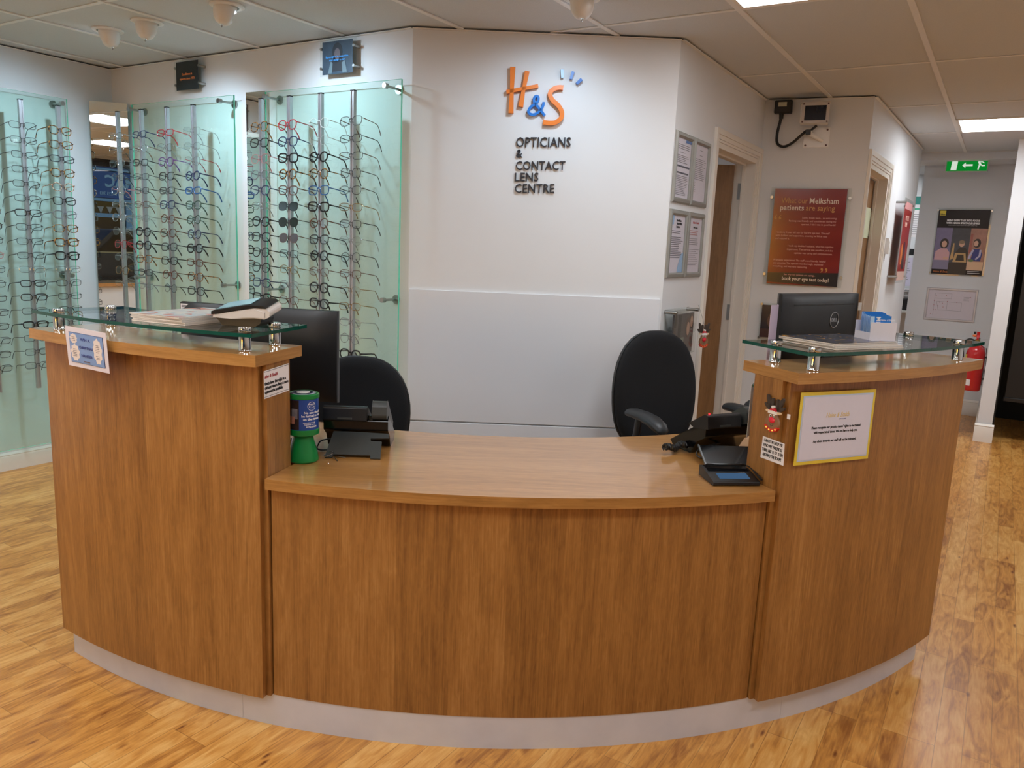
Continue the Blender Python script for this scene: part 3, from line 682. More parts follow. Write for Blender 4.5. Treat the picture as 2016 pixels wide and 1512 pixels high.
POLES = [
 (W2, 1.535, 'the pole by the narrow mirror', 3, 'pmT smk pfi rmy pmn ofl pbk smk pmk pmk smn sbk'),
 (W2, 1.737, 'the pole with the sunglasses', 3, 'pme pmn sbk rbT smw sfkK pfkK pfwW tfk ofd ofl ofw'),
 (W2, 1.947, 'the second pole from the white wall', 3, 'rfc rxc rbk rmT smb sbk rmw smk rbk ofw pbk sbk'),
 (W2, 2.153, 'the pole nearest the white wall', 3, 'sfgw tfk tfgw sfg ofg tfd tfk oxl rfg tfw oxd tfd tfl rfy pbk'),
 (W2, .315, 'the pole overlapping the corner mirror', 2, 'ofl oxlg sxlk ofg pfli oxl pfl pxl pfe oxl pfdk oxl'),
 (W2, .541, 'the first pole right of the corner mirror', 2, 'tmn oflw tmk tfg tfk tfw oxl pbk pbk smT tmg tfy'),
 (W2, .775, 'the third pole from the corner mirror', 2, 'tme ofl pmv smk tmg smn rmw pmw smg smk rmw rfg'),
 (W2, 1.002, 'the pole left of the glass edge', 2, 'sxl oxl sfle rbn tbb smq rmq rmn pbk tmw pmT smk'),
 (W1, W1o+.005, 'the long pole on the left wall', 1, 'tfg tfg tfg tfg tfk tfg tmk tfk tfk tfk tfl tmk tmk tfg tbk tfg tfk tfg'),
 (W1, W1o+.205, 'the pole left of the corner mirror', 1, 'pmT smT tmg pmT rmP smk smy smT sbT sbk tfl tfk tfk tfk tfg'),
 (W1, W1o-.205, 'the pole cut by the left edge', 1, 'tfg tfk tfg tfg tfk tfk tfg tmk tfg tfi tfg tfk tfg tfg tfk tfg tfg tfk'),
]
for W, u, where, gi, codes in POLES:
    cs = codes.split()
    lab = {3: 'right glass panel', 2: 'middle glass panel', 1: 'left wall'}[gi]
    pole(W, u, ('square silver display pole, ' + where.replace('the pole ', '').replace('the ', '', 1)) + ', on the ' + lab, len(cs))
    for i, c in enumerate(cs): specs(W, u, ROW0-DROW*i, c, where, GP[gi], i)

# ------------------------------------------------------------------ pictures on standoffs
def standoff_pic(W, u0, u1, z0, z1, label, off=.035, plate=.018, big=False):
    t = on(W, 'framed_picture', label, 'picture', (u0+u1)/2, z0); w_ = (u1-u0)/2; h = z1-z0
    MB().box(-w_-plate, w_+plate, -off-.004, -off, -.006, h+.006).build('acrylic_plate', ACRYL, t)
    for x in (-w_-plate*.4, w_+plate*.4):
        for z in (h*.2, h*.8):
            mb = disc_y(.007, -off-.010, -.0005, x, z, 14); mb.build('standoff', STEEL, t)
    return t, w_, h, -off-.0045
GS = pmat('picture_green_black', (36, 44, 46), .3, noise=.2, nscale=12)
t, w_, h, y = standoff_pic(W2, .690, .885, 2.205, 2.357, 'small dark picture with orange writing above the middle glass panel')
card(t, 'print', -w_, w_, 0, h, GS, y)
OR = pmat('orange_print', (226, 132, 70), .5, noise=.02)
text(t, 'lettering', 'Excellence in', .017, 0, h*.52, OR, y-.0015, 'CENTER', bold=.0004); text(t, 'lettering', 'eyecare since 1973', .017, 0, h*.36, OR, y-.0015, 'CENTER', bold=.0004)
t, w_, h, y = standoff_pic(W2, 1.835, 2.035, 2.205, 2.357, 'small blue-grey picture of a dark-haired woman above the right glass panel')
card(t, 'print', -w_, w_, 0, h, pmat('print_slate', (62, 80, 96), .3, noise=.15, nscale=15), y)
mb = MB(); shape(mb, ellp(.0, .098, .034, .046), y-.0012, mi=0); shape(mb, [(-.04, .012), (.04, .012), (.034, .08), (-.034, .08)], y-.0012, mi=0)
shape(mb, ellp(.0, .092, .019, .026), y-.002, mi=1); shape(mb, [(-.062, .004), (-.035, .004), (-.030, .05), (-.042, .06)], y-.002, mi=2); shape(mb, [(.035, .004), (.066, .004), (.05, .06), (.030, .05)], y-.002, mi=2)
mb.build('portrait', [pmat('print_dark_hair', (46, 52, 60), .35, noise=.05), pmat('print_skin_dim', (104, 98, 104), .35, noise=.05), pmat('print_pale_shirt', (104, 126, 136), .35, noise=.05)], t)
CY = pmat('cyan_print', (70, 160, 235), .5, noise=.02)
text(t, 'lettering', 'Big enough to be competitive,', .0125, 0, h*.50, CY, y-.003, 'CENTER', bold=.0003); text(t, 'lettering', 'small enough to care', .0125, 0, h*.40, CY, y-.003, 'CENTER', bold=.0003)
t, w_, h, y = standoff_pic(W1, W1o-.42, W1o-.055, 2.13, 2.34, 'dark picture on the left wall, cut by the left edge')
card(t, 'print', -w_, w_, 0, h, pmat('print_brown', (70, 56, 50), .3, noise=.2, nscale=12), y)

# ------------------------------------------------------------------ lettering on the feature wall
t = on(W3, 'wall_sign', 'raised orange and blue shop initials with three blue dashes on the white wall', 'sign', .60, 1.98)
def stroke(mb, pts, wd, y0=-.022, y1=-.004, mi=0, M=None):
    """flat brush stroke of varying width, pts in (x,z)"""
    L_, R2 = [], []; n = len(pts)
    for i, p in enumerate(pts):
        a = Vector(pts[max(i-1, 0)]); b = Vector(pts[min(i+1, n-1)]); d = (b-a).normalized(); q = Vector((-d.y, d.x)); ww = wd[i] if isinstance(wd, (list, tuple)) else wd
        L_.append((p[0]+q.x*ww/2, p[1]+q.y*ww/2)); R2.append((p[0]-q.x*ww/2, p[1]-q.y*ww/2))
    for i in range(n-1):
        q = [L_[i], L_[i+1], R2[i+1], R2[i]]
        mb.prism(q, y0, y1, 'y', mi)
def px(zx, zy):   # logo survey: 3.36x crop starting at (800,50) -> local metres on the wall
    X = 800+zx/3.36; Y = 50+zy/3.36
    d = F_ + R_*((X-1008)/FPX) - U_*((Y-756)/FPX)
    k = (P_H0 + W3.y*-.02).dot(W3.y)/d.dot(W3.y); q = d*k
    return ((q-W3.p).dot(W3.x)-.60, q.z+EYE-1.98)
LO = pmat('logo_orange', (236, 128, 44), .35, noise=.06, nscale=3); LB = pmat('logo_blue', (28, 116, 204), .35, noise=.03)
def smooth(pts, k=6):
    out = []
    for i in range(len(pts)-1):
        p0 = Vector(pts[max(i-1, 0)]); p1 = Vector(pts[i]); p2 = Vector(pts[i+1]); p3 = Vector(pts[min(i+2, len(pts)-1)])
        for j in range(k):
            u = j/k; out.append(tuple(.5*((2*p1)+(-p0+p2)*u+(2*p0-5*p1+4*p2-p3)*u*u+(-p0+3*p1-3*p2+p3)*u**3)))
    out.append(tuple(pts[-1])); return out
k = .0003*1531/3.36/3.8*0+ .00073  # metres per crop pixel
mb = MB(); stroke(mb, [px(704, 274), px(698, 430), px(692, 580)], [34*k, 24*k, 32*k])
stroke(mb, [px(800, 302), px(775, 430), px(757, 538)], [30*k, 22*k, 32*k]); stroke(mb, [px(662, 440), px(760, 420), px(872, 400)], [24*k, 20*k, 22*k]); mb.build('letter_h', LO, t)
S = [px(1038, 412), px(1010, 410), px(975, 420), px(950, 450), px(965, 492), px(1005, 530), px(1028, 570), px(1025, 610), px(990, 640), px(950, 645), px(905, 640)]
S2 = smooth(S, 5); mb = MB(); stroke(mb, S2, [34*k]+[28*k]*(len(S2)-2)+[38*k]); mb.build('letter_s', LO, t)
A_ = smooth([px(915, 596), px(880, 550), px(846, 505), px(850, 472), px(872, 472), px(868, 505), px(820, 542), px(808, 575), px(840, 590), px(880, 568), px(905, 530), px(908, 506)], 5)
mb = MB(); stroke(mb, A_, 16*k, -.020); mb.build('ampersand', LB, t)
for (x0, z0, x1, z1, m) in ((1030, 292, 1032, 346, 'logo_pale_blue'), (1104, 305, 1088, 355, 0), (1160, 355, 1126, 386, 0)):
    mb = MB(); stroke(mb, [px(x0, z0), px(x1, z1)], [20*k, 16*k]); mb.build('dash', pmat('logo_pale_blue', (150, 185, 222), .35) if m else pmat('logo_mid_blue', (52, 108, 190), .35), t)
t = on(W3, 'wall_lettering', 'raised dark grey words in five lines below the orange initials', 'lettering', .49, 1.665)
LT = pmat('letter_charcoal', (46, 44, 50), .4, noise=.03)
for s_, zx, zy0, zy1, wd in (('OPTICIANS', 725, 737, 803, 362), ('&', 725, 818, 872, 42), ('CONTACT', 723, 895, 955, 328), ('LENS', 718, 972, 1030, 155), ('CENTRE', 716, 1047, 1107, 262)):
    a = px(zx, zy1); b = px(zx+wd, zy1); c = px(zx, zy0); hgt = c[1]-a[1]
    o = text(t, 'word', s_, hgt*1.36, 0, 0, LT, -.005, bold=.0002, ext=.005)
    xs = [v.co.x for v in o.data.vertices]; zs = [v.co.z for v in o.data.vertices]; x0, x1, z0_, z1_ = min(xs), max(xs), min(zs), max(zs)
    for v in o.data.vertices:
        f = (v.co.x-x0)/(x1-x0); v.co.z = (v.co.z-z0_)/(z1_-z0_)*hgt + (a[1]+1.98-1.665) + (b[1]-a[1])*f; v.co.x = a[0]+.60-.49 + f*(b[0]-a[0])

# ------------------------------------------------------------------ snap frames, holder, posters right of the feature wall
GREYTX = pmat('grey_print', (120, 118, 124), .6, noise=.02); BLUEP = pmat('pale_blue_print', (150, 180, 212), .6, noise=.03); REDTX = pmat('dull_red_print', (176, 90, 92), .6, noise=.02)
def lines(mb, x0, x1, z, n, dz, th=.0022, y=0, mi=0, ragged=.35):
    for i in range(n):
        e_ = x1-(x1-x0)*random.uniform(0, ragged); mb.box(x0, e_, y-.0005, y, z-dz*i-th, z-dz*i, mi)
def snapframe(u0, u1, z0, z1, label, kind):
    t = on(W4, 'snap_frame', label, 'notice frame', (u0+u1)/2, z0, group='four silver notice frames beside the open door'); w_ = (u1-u0)/2; h = z1-z0; f = .026
    mb = MB(); prof = [(0, 0), (0, .006), (.006, .013), (.018, .014), (f, .008), (f, 0)]   # (inwards, out)
    for (a, b) in (((-w_, 0), (w_, 0)), ((w_, 0), (w_, h)), ((w_, h), (-w_, h)), ((-w_, h), (-w_, 0))):
        A = Vector((a[0], 0, a[1])); B = Vector((b[0], 0, b[1])); d = (B-A).normalized(); inn = Vector((-d.z, 0, d.x))
        r0 = [A + inn*p + d*p - Vector((0, q, 0)) for p, q in prof]; r1 = [B + inn*p - d*p - Vector((0, q, 0)) for p, q in prof]
        mb.rings([r0, r1], sm=False)
    mb.build('frame', SNAP, t)
    card(t, 'paper', -w_+f, w_-f, f, h-f, pmat('cool_paper', (206, 202, 212), .6, noise=.02), -.002)
    mb = MB(); y = -.0035
    x0, x1 = -w_+f+.015, w_-f-.015
    if kind == 0: lines(mb, x0, x1, h-.055, 3, .009, y=y, mi=0); lines(mb, x0+.03, x1-.03, h-.09, 1, .01, y=y); mb.box(-w_+f+.01, w_-f-.005, y-.0006, y, h-.16, h-.152, 1); lines(mb, x0, x1, h-.105, 5, .008, y=y); mb.box(x0, x1, y-.0006, y, h-.19, h-.183, 1); lines(mb, x0, x1, h-.20, 12, .008, y=y)
    elif kind == 1: lines(mb, -.02, .03, h-.05, 1, .01, y=y); lines(mb, -.02, .03, h-.075, 1, .01, y=y); lines(mb, x0, x1, h-.095, 12, .009, y=y); lines(mb, x0, x0+.03, h-.21, 6, .009, y=y)
    elif kind == 2: lines(mb, x0, x1, h-.10, 2, .01, y=y, mi=1); lines(mb, x0, x1, h-.13, 12, .009, y=y, mi=1)
    else: lines(mb, x0, x1, h-.09, 3, .010, y=y, mi=2); lines(mb, x0, x1, h-.13, 4, .010, y=y); lines(mb, x0, x1, h-.185, 9, .010, y=y)
    mb.build('printing', [GREYTX, pmat('dark_grey_print', (84, 84, 96), .6), REDTX], t)
    if kind == 2:
        shape(MB(), [(-w_+f+.001, h-f-.001), (-w_+f+.04, h-f-.001), (-w_+f+.035, h-.07), (-w_+f+.001, h-.08)], -.0045).build('blue_shape', BLUEP, t); mb = MB(); shape(mb, [(w_-f-.001, f+.001), (w_-f-.001, f+.10), (w_-f-.03, f+.09), (w_-f-.065, f+.03), (w_-f-.075, f+.001)], -.0045)
        mb.build('blue_shape', BLUEP, t)
        text(t, 'lettering', 'The Vision\nof your NHS\nPractice', .015, -.025, h-.055, INK, -.005, bold=.0004)
    if kind == 0:
        mb = MB(); mb.box(.02, w_-f-.002, -.0052, -.0045, h-.042, h-.030); mb.build('blue_shape', pmat('nhs_blue', (92, 120, 170), .6), t)
    if kind == 3: text(t, 'lettering', 'Haine & Smith', .017, 0, h-.055, REDTX, -.005, 'CENTER', shear=.4); text(t, 'lettering', 'NHS Charges', .012, 0, h-.078, INK, -.005, 'CENTER')
snapframe(.012, .262, 1.655, 1.985, 'silver notice frame, top left of the four by the door, with dark ruled lines', 0)
snapframe(.270, .520, 1.655, 1.985, 'silver notice frame, top right of the four by the door', 1)
snapframe(.008, .258, 1.293, 1.623, 'silver notice frame, bottom left of the four, with pale blue shapes', 2)
snapframe(.268, .518, 1.293, 1.623, 'silver notice frame, bottom right of the four, with red heading', 3)
# leaflet holder
t = on(W4, 'brochure_holder', 'clear wall-mounted brochure holder behind the middle chair', 'brochure holder', .10, .905)
MB().box(-.07, .28, -.058, -.055, 0, .235).box(-.07, .28, -.010, -.007, 0, .235).box(-.07, .28, -.055, -.010, 0, .003).build('acrylic_pocket', ACRYL, t)
for x in (-.055, .27):
    disc_y(.009, -.066, -.0005, x, .222, 14).build('standoff', STEEL, t)
b_ = on(W4, 'brochure', 'dark grey eyewear brochure with two faces on the cover, in the wall holder', 'brochure', .10, .910)
MB().box(-.04, .25, -.050, -.040, 0, .205).build('booklet', pmat('brochure_grey', (74, 70, 72), .35, noise=.1, nscale=30), b_)
mb = MB(); y = -.0502
shape(mb, [(-.04, .14), (-.015, .14), (-.015, .205), (-.04, .205)], y, mi=0); shape(mb, ellp(.165, .13, .034, .052), y, mi=1); shape(mb, ellp(.165, .125, .022, .034), y-.001, mi=2); shape(mb, ellp(.215, .165, .03, .04), y, mi=1); shape(mb, ellp(.213, .16, .019, .028), y-.001, mi=2)
shape(mb, [(.05, .02), (.10, .02), (.10, .05), (.05, .05)], y, mi=3); shape(mb, [(.02, .08), (.06, .08), (.06, .20), (.02, .20)], y, mi=0); shape(mb, [(.05, .065), (.11, .065), (.11, .085), (.05, .085)], y, mi=4)
mb.build('cover_print', [pmat('print_black', (22, 22, 24), .4), pmat('print_hair_brown', (84, 62, 54), .4), pmat('print_skin', (196, 156, 136), .4), pmat('print_white', (220, 220, 218), .4), pmat('print_sage', (128, 140, 128), .4)], b_)

def reindeer(parent_obj, s=1.0, lights=True):
    """flat painted wooden ornament, local x right, z up, thickness towards -y; height about .11*s"""
    BR = pmat('ornament_brown', (146, 108, 76), .5, noise=.05); DB = pmat('ornament_dark_brown', (66, 54, 46), .5, noise=.05); RD = pmat('ornament_red', (206, 30, 44), .4, noise=.03); WH = pmat('ornament_white', (238, 234, 228), .5)
    def B(nm, polys, m, y0, y1):
        mb = MB()
        for p in polys: mb.prism([(q[0]*s, q[1]*s) for q in p][::-1], y0*s, y1*s, 'y')
        return mb.build(nm, m, parent_obj)
    def rot(p, a, c): return [(c[0]+(q[0])*cos(a)-(q[1])*sin(a), c[1]+(q[0])*sin(a)+(q[1])*cos(a)) for q in p]
    lobes = []
    for sg in (-1, 1):
        for (a, l, cx, cz) in ((.35, .024, .020, .094), (-.1, .019, .010, .090), (.95, .016, .022, .078)):
            lobes.append(rot([(0.0062*cos(t_), l*sin(t_)) for t_ in [2*pi*i/16 for i in range(16)]], -a*sg, (sg*cx, cz)))
    lobes = [p for p in lobes]
    B('antlers', lobes, DB, -.006, 0)
    head = [(-.021, .020), (-.024, .030), (-.022, .040), (-.016, .050), (-.014, .058), (-.012, .066), (.012, .066), (.014, .058), (.016, .050), (.022, .040), (.024, .030), (.021, .020), (.014, .012), (0, .009), (-.014, .012)]
    B('head', [head[::-1]], BR, -.010, -.002)
    B('ears', [ellp(-.020, .066, .007, .004), ellp(.020, .066, .007, .004)], pmat('ornament_ear', (226, 196, 160), .5), -.009, -.004)
    B('hat', [[(-.012, .068), (.012, .068), (.009, .076), (.002, .080), (-.006, .078)]], RD, -.012, -.004)
    B('hat_trim', [[(-.015, .060), (.015, .060), (.013, .069), (0, .071), (-.013, .069)], ellp(0, .082, .0045, .0045, 12)], WH, -.013, -.004)
    B('eyes', [ellp(-.006, .053, .0035, .005, 12), ellp(.006, .053, .0035, .005, 12)], WH, -.0112, -.0095)
    B('pupils', [ellp(-.005, .052, .0018, .0024, 10), ellp(.007, .052, .0018, .0024, 10)], INK, -.0120, -.0112)
    mb = MB().ball((0, -.011*s, .040*s), 1.15*.0095*s, .005*s, 1.05*.0095*s, 16); mb.build('nose', pmat('ornament_nose', (226, 32, 58), .2, coat=.5), parent_obj)
    mb = MB().tube([(x*s, -.0108*s, (.027-.006*cos(x/.006*pi/2))*s) for x in (-.006, -.004, -.002, 0, .002, .004, .006)], .0006*s, 5); mb.build('mouth', DB, parent_obj)
    B('collar', [[(-.024, .018), (-.018, .008), (0, .001), (.018, .008), (.024, .018), (.018, .022), (.010, .014), (0, .011), (-.010, .014), (-.018, .022)][::-1]], pmat('ornament_collar', (214, 44, 34), .4), -.012, -.003)
    for x, z in ((-.016, .013), (-.006, .0075), (.006, .0075), (.016, .013)):
        MB().ball((x*s, -.012*s, z*s), .0026*s, .002*s, .0026*s, 10).build('bell', emit('bell_glow', (255, 206, 90), 1.1) if lights else pmat('bell_gold', (250, 200, 80), .3), parent_obj)

t = thing('reindeer_ornament', 'small wooden reindeer ornament hanging on the brochure holder', 'ornament', W4.at(.415, .085, .925), radians(26)); reindeer(t, 1.15, False)
MB().tube([(0, 0, .126), (0, .01, .15), (-.03, .02, .225)], .0008, 5).build('string', INK, t)

# red poster
t = on(W5, 'testimonial_poster', 'red patient testimonials poster with gold heading on acrylic standoffs', 'poster', .322, 1.247, .0)
MB().box(-.235, .235, -.024, -.020, -.006, .60).build('acrylic_plate', ACRYL, t)
def poster_red():
    m = bpy.data.materials.new('poster_red'); m.use_nodes = True; nt = m.node_tree; b = nt.nodes['Principled BSDF']
    tc = nt.nodes.new('ShaderNodeTexCoord'); sp = nt.nodes.new('ShaderNodeSeparateXYZ'); n = nt.nodes.new('ShaderNodeTexNoise'); n.inputs['Scale'].default_value = 4
    nt.links.new(tc.outputs['Object'], n.inputs['Vector']); nt.links.new(tc.outputs['Object'], sp.inputs[0])
    a = nt.nodes.new('ShaderNodeMath'); a.operation = 'MULTIPLY_ADD'; nt.links.new(n.outputs['Fac'], a.inputs[0]); a.inputs[1].default_value = .12; nt.links.new(sp.outputs[2], a.inputs[2])
    mo = nt.nodes.new('ShaderNodeMath'); mo.operation = 'PINGPONG'; nt.links.new(a.outputs[0], mo.inputs[0]); mo.inputs[1].default_value = .1
    r = nt.nodes.new('ShaderNodeValToRGB'); e = r.color_ramp.elements; e[0].color = (*s2l((138, 44, 38)), 1); e[1].position = .18; e[1].color = (*s2l((112, 34, 36)), 1)
    nt.links.new(mo.outputs[0], r.inputs[0]); nt.links.new(r.outputs[0], b.inputs['Base Color']); b.inputs['Roughness'].default_value = .15; return m
card(t, 'print', -.21, .21, 0, .594, poster_red(), -.0245)
MB().prism([(-.21, .012), (.21, -.0), (.21, .085), (-.21, .070)][::-1], -.0262, -.0256, 'y').build('footer_band', pmat('poster_black', (26, 26, 34), .2, noise=.05), t)
GOLD = pmat('poster_gold', (196, 132, 60), .4, noise=.03); CRM = pmat('poster_cream', (232, 212, 196), .4, noise=.02); PNK = pmat('poster_pink', (214, 150, 140), .4, noise=.02)
y = -.0268
def fitx(o, x0, x1):
    a = min(v.co.x for v in o.data.vertices); b = max(v.co.x for v in o.data.vertices)
    for v in o.data.vertices: v.co.x = x0+(v.co.x-a)/(b-a)*(x1-x0)
fitx(text(t, 'heading', 'What our', .048, 0, .505, GOLD, y, bold=.0004), -.168, -.012); fitx(text(t, 'heading', 'Melksham', .048, 0, .505, CRM, y, bold=.0004), .000, .168)
fitx(text(t, 'heading', 'patients', .048, 0, .462, CRM, y, bold=.0004), -.170, -.030); fitx(text(t, 'heading', 'are saying', .048, 0, .462, GOLD, y, bold=.0004), -.018, .150)
text(t, 'quote_mark', '\u201c', .12, -.205, .350, GOLD, y); text(t, 'quote_mark', '\u201d', .12, .10, .030, GOLD, y)
for s_, x_, z_, al in (('Such a lovely team... so welcoming', .165, .412, 'RIGHT'), ('Pardeep was friendly and considerate during my', .165, .392, 'RIGHT'), ('eye test. I felt I was in good hands!', .165, .372, 'RIGHT'),
    ('I took my 4-year old son for his first eye test. The staff', -.182, .320, 'LEFT'), ('were brilliant and supportive, ensuring he felt at ease', -.182, .301, 'LEFT'), ('and enjoyed it.', -.182, .282, 'LEFT'),
    ('I took my disabled husband, who has cognitive', .165, .238, 'RIGHT'), ('impairment. The service was excellent, and the', .165, .216, 'RIGHT'), ('optician was caring and compassionate.', .165, .194, 'RIGHT'),
    ('A fantastic experience! The staff were friendly, helpful', -.182, .148, 'LEFT'), ('and attentive. The optician was thorough, explained', -.182, .128, 'LEFT'), ('everything, and was very reassuring.', -.182, .108, 'LEFT')):
    text(t, 'quote', s_, .0155, x_, z_, PNK, y, al, bold=.0002, sx=.92)
text(t, 'footer', 'See why our patients are saying...', .0155, -.11, .058, PNK, y, sx=.9); text(t, 'footer', 'book your eye test today!', .031, -.12, .028, CRM, y, bold=.0005, sx=.86)
for x in (-.228, .228):
    for z in (.06, .54): disc_y(.009, -.032, -.0005, x, z, 14).build('standoff', STEEL, t)
# small dark poster lower left of it
t = on(W5, 'framed_picture', 'small dark poster of a face, half hidden by the right monitor', 'picture', .205, .90)
MB().box(-.115, .115, -.024, -.020, -.012, .222).build('acrylic_plate', ACRYL, t)
card(t, 'print', -.105, .105, 0, .21, pmat('print_night', (34, 36, 52), .25, noise=.2, nscale=14), -.0245)
mb = MB(); shape(mb, ellp(-.02, .11, .045, .062), -.026, mi=0); shape(mb, [(-.105, .0), (.105, .0), (.105, .055), (-.105, .055)], -.0262, mi=1); mb.build('portrait', [pmat('print_dim_skin', (86, 62, 56), .3, noise=.1), pmat('print_maroon', (70, 44, 48), .3)], t)
for x in (-.108, .108):
    for z in (-.004, .214): disc_y(.008, -.032, -.0005, x, z, 14).build('standoff', STEEL, t)
# power box, conduit and projector-like unit
t = on(W5, 'power_socket_box', 'black power box at the ceiling with a black flexible conduit', 'power box', .112, 2.292)
MB().box(-.052, .052, -.045, -.0005, 0, .078).build('box', BLACKP, t, bev=.006)
card(t, 'label', -.030, .020, .040, .066, pmat('pale_label', (200, 198, 170), .6, noise=.05), -.0455)
def sm3(P, k=6):
    out = []
    for i in range(len(P)-1):
        p0 = Vector(P[max(i-1, 0)]); p1 = Vector(P[i]); p2 = Vector(P[i+1]); p3 = Vector(P[min(i+2, len(P)-1)])
        for j in range(k):
            u = j/k; out.append(.5*((2*p1)+(-p0+p2)*u+(2*p0-5*p1+4*p2-p3)*u*u+(-p0+3*p1-3*p2+p3)*u**3))
    out.append(Vector(P[-1])); return out
MB().tube(sm3([(-.008, -.025, 0), (-.012, -.028, -.05), (-.022, -.03, -.12), (-.015, -.035, -.178), (.025, -.045, -.200), (.075, -.06, -.180), (.125, -.07, -.135), (.150, -.075, -.112)]), .0085, 10).build('conduit', BLACKP, t)
MB().lathe([(.012, -.03), (.014, 0)], 12, M=Matrix.Translation((-.008, -.025, 0))).build('gland', BLACKP, t)
t = on(W5, 'wall_monitor', 'small white boxed screen unit on a bracket below the ceiling', 'monitor', .300, 2.095)
MB().box(-.055, .095, -.004, -.0005, -.005, .115).build('wall_plate', WHITEP, t, bev=.001)
for x, z in ((-.040, .008), (.080, .008), (.080, .100)): disc_y(.006, -.008, -.004, x, z, 10).build('screw', pmat('rust_screw', (90, 56, 48), .5, noise=.1), t)
MB().tube([(.055, -.004, .035), (-.015, -.060, .068), (-.02, -.075, .085)], .013, 8).build('bracket_arm', WHITEP, t)
MB().box(-.04, -.010, -.090, -.062, .062, .092).tube([(-.01, -.075, .09), (.02, -.08, .115)], .008, 8).build('joint', BLACKP, t, bev=.002)
hs_ = MB().box(-.078, .082, -.150, -.075, .118, .232); hs_.build('housing', WHITEP, t, bev=.004)
MB().box(-.070, .086, -.156, -.1505, .118, .236).box(-.088, .088, -.160, -.070, .236, .240).build('bezel', pmat('bezel_white', (205, 200, 196), .35, noise=.02), t, bev=.001)
MB().box(-.052, .068, -.1585, -.1562, .134, .218).build('screen', pmat('dark_screen', (22, 28, 42), .12, noise=.05), t)
for x in (-.061, .077):
    for z in (.126, .228): disc_y(.005, -.159, -.156, x, z, 10).build('screw', pmat('rust_screw', (90, 56, 48), .5), t)

# things on the consulting-room wall
t = on(W6, 'notice_plate', 'pale green notice plate on the consulting room door', 'sign', .60, 1.572, -.085)
MB().box(.04, .24, -.004, -.0005, 0, .205).build('plate', pmat('pale_green_plate', (206, 214, 184), .4, noise=.03), t)
for z in (.01, .195): disc_y(.008, -.012, -.004, .230, z, 12).build('screw', STEEL, t)
t = on(W6, 'thermostat', 'small white thermostat between the door frame and the red side poster', 'thermostat', 1.10, 1.47)
MB().prism([(-.0, 0), (-.03, .0), (-.034, .085), (-.022, .115), (0, .115)], -.035, .035, 'x').build('body', WHITEP, t, bev=.003)
MB().tube([(0, -.006, 0), (0, -.006, -.05)], .002, 6).build('cable', WHITEP, t)
t = on(W6, 'wall_poster', 'red poster seen edge-on at the end of the consulting room wall', 'poster', 1.60, 1.275)
MB().box(-.235, .235, -.062, -.058, -.02, .62).build('acrylic_plate', ACRYL, t)
card(t, 'print', -.21, .21, .0, .594, pmat('side_poster_red', (168, 48, 46), .2, noise=.12, nscale=9), -.063)
y = -.0645; MB().box(-.21, .21, y-.0005, y, 0, .07).build('lower_band', pmat('print_blush', (224, 186, 170), .3), t); MB().box(-.21, .21, y-.0005, y, .54, .594).build('upper_band', pmat('print_pink', (226, 160, 160), .3), t); mb = MB(); shape(mb, ellp(.02, .21, .07, .09), y, mi=2); shape(mb, ellp(-.10, .20, .05, .08), y, mi=3); mb.box(-.05, .10, y-.0007, y-.0002, .09, .15, 4)
mb.build('picture_print', [pmat('print_blush', (224, 186, 170), .3), pmat('print_pink', (226, 160, 160), .3), pmat('print_plum', (84, 44, 60), .3), pmat('print_flame', (222, 130, 60), .3), pmat('print_deep', (60, 30, 34), .3)], t)
text(t, 'lettering', 'EYE TEST', .05, -.10, .46, CRM, y-.001, sx=.9); text(t, 'lettering', 'OPEN', .05, -.10, .41, CRM, y-.001, sx=.9)
for x in (-.225, .225):
    for z in (.03, .585): disc_y(.009, -.072, -.0005, x, z, 12).build('standoff', STEEL, t)

# far wall: exit sign, posters, extinguisher
t = on(WF, 'exit_sign', 'green emergency exit sign with running figure and arrow', 'exit sign', .36, 2.262, .0)
t.location = WF.at(.775-.414, .30, 2.235)
MB().box(-.168, .168, -.016, .016, 0, .112).build('housing', pmat('sign_housing', (190, 196, 186), .3, noise=.02), t, bev=.005)
MB().box(-.158, .158, -.0205, -.0165, .006, .106).build('green_face', emit('exit_green', (12, 128, 42), .95), t)
EW = emit('exit_white', (214, 224, 210), .95); mb = MB(); y = -.0208
shape(mb, [(-.124, .014), (-.078, .014), (-.072, .094), (-.118, .094)], y); 
shape(mb, [(-.036, .055), (-.010, .080), (-.010, .063), (.045, .063), (.045, .047), (-.010, .047), (-.010, .030)][::-1], y)
shape(mb, ellp(.088, .092, .0085, .0085, 14), y)
stroke(mb, [(.090, .082), (.104, .058)], [.014, .016], y-.0006, y); stroke(mb, [(.092, .082), (.118, .082), (.132, .072)], .007, y-.0006, y); stroke(mb, [(.092, .078), (.098, .062), (.086, .052)], .006, y-.0006, y)
stroke(mb, [(.104, .060), (.120, .050), (.140, .052)], .011, y-.0006, y); stroke(mb, [(.104, .058), (.094, .042), (.090, .016)], .010, y-.0006, y)
mb.build('symbols', EW, t); MB().ball((-.10, -.010, .109), .004, seg=8).build('indicator', emit('led_green', (60, 255, 150), 4), t)
MB().tube([(-.1, 0, .112), (-.1, 0, .1515)], .004, 6).tube([(.1, 0, .112), (.1, 0, .1515)], .004, 6).build('hanger', WHITEP, t)

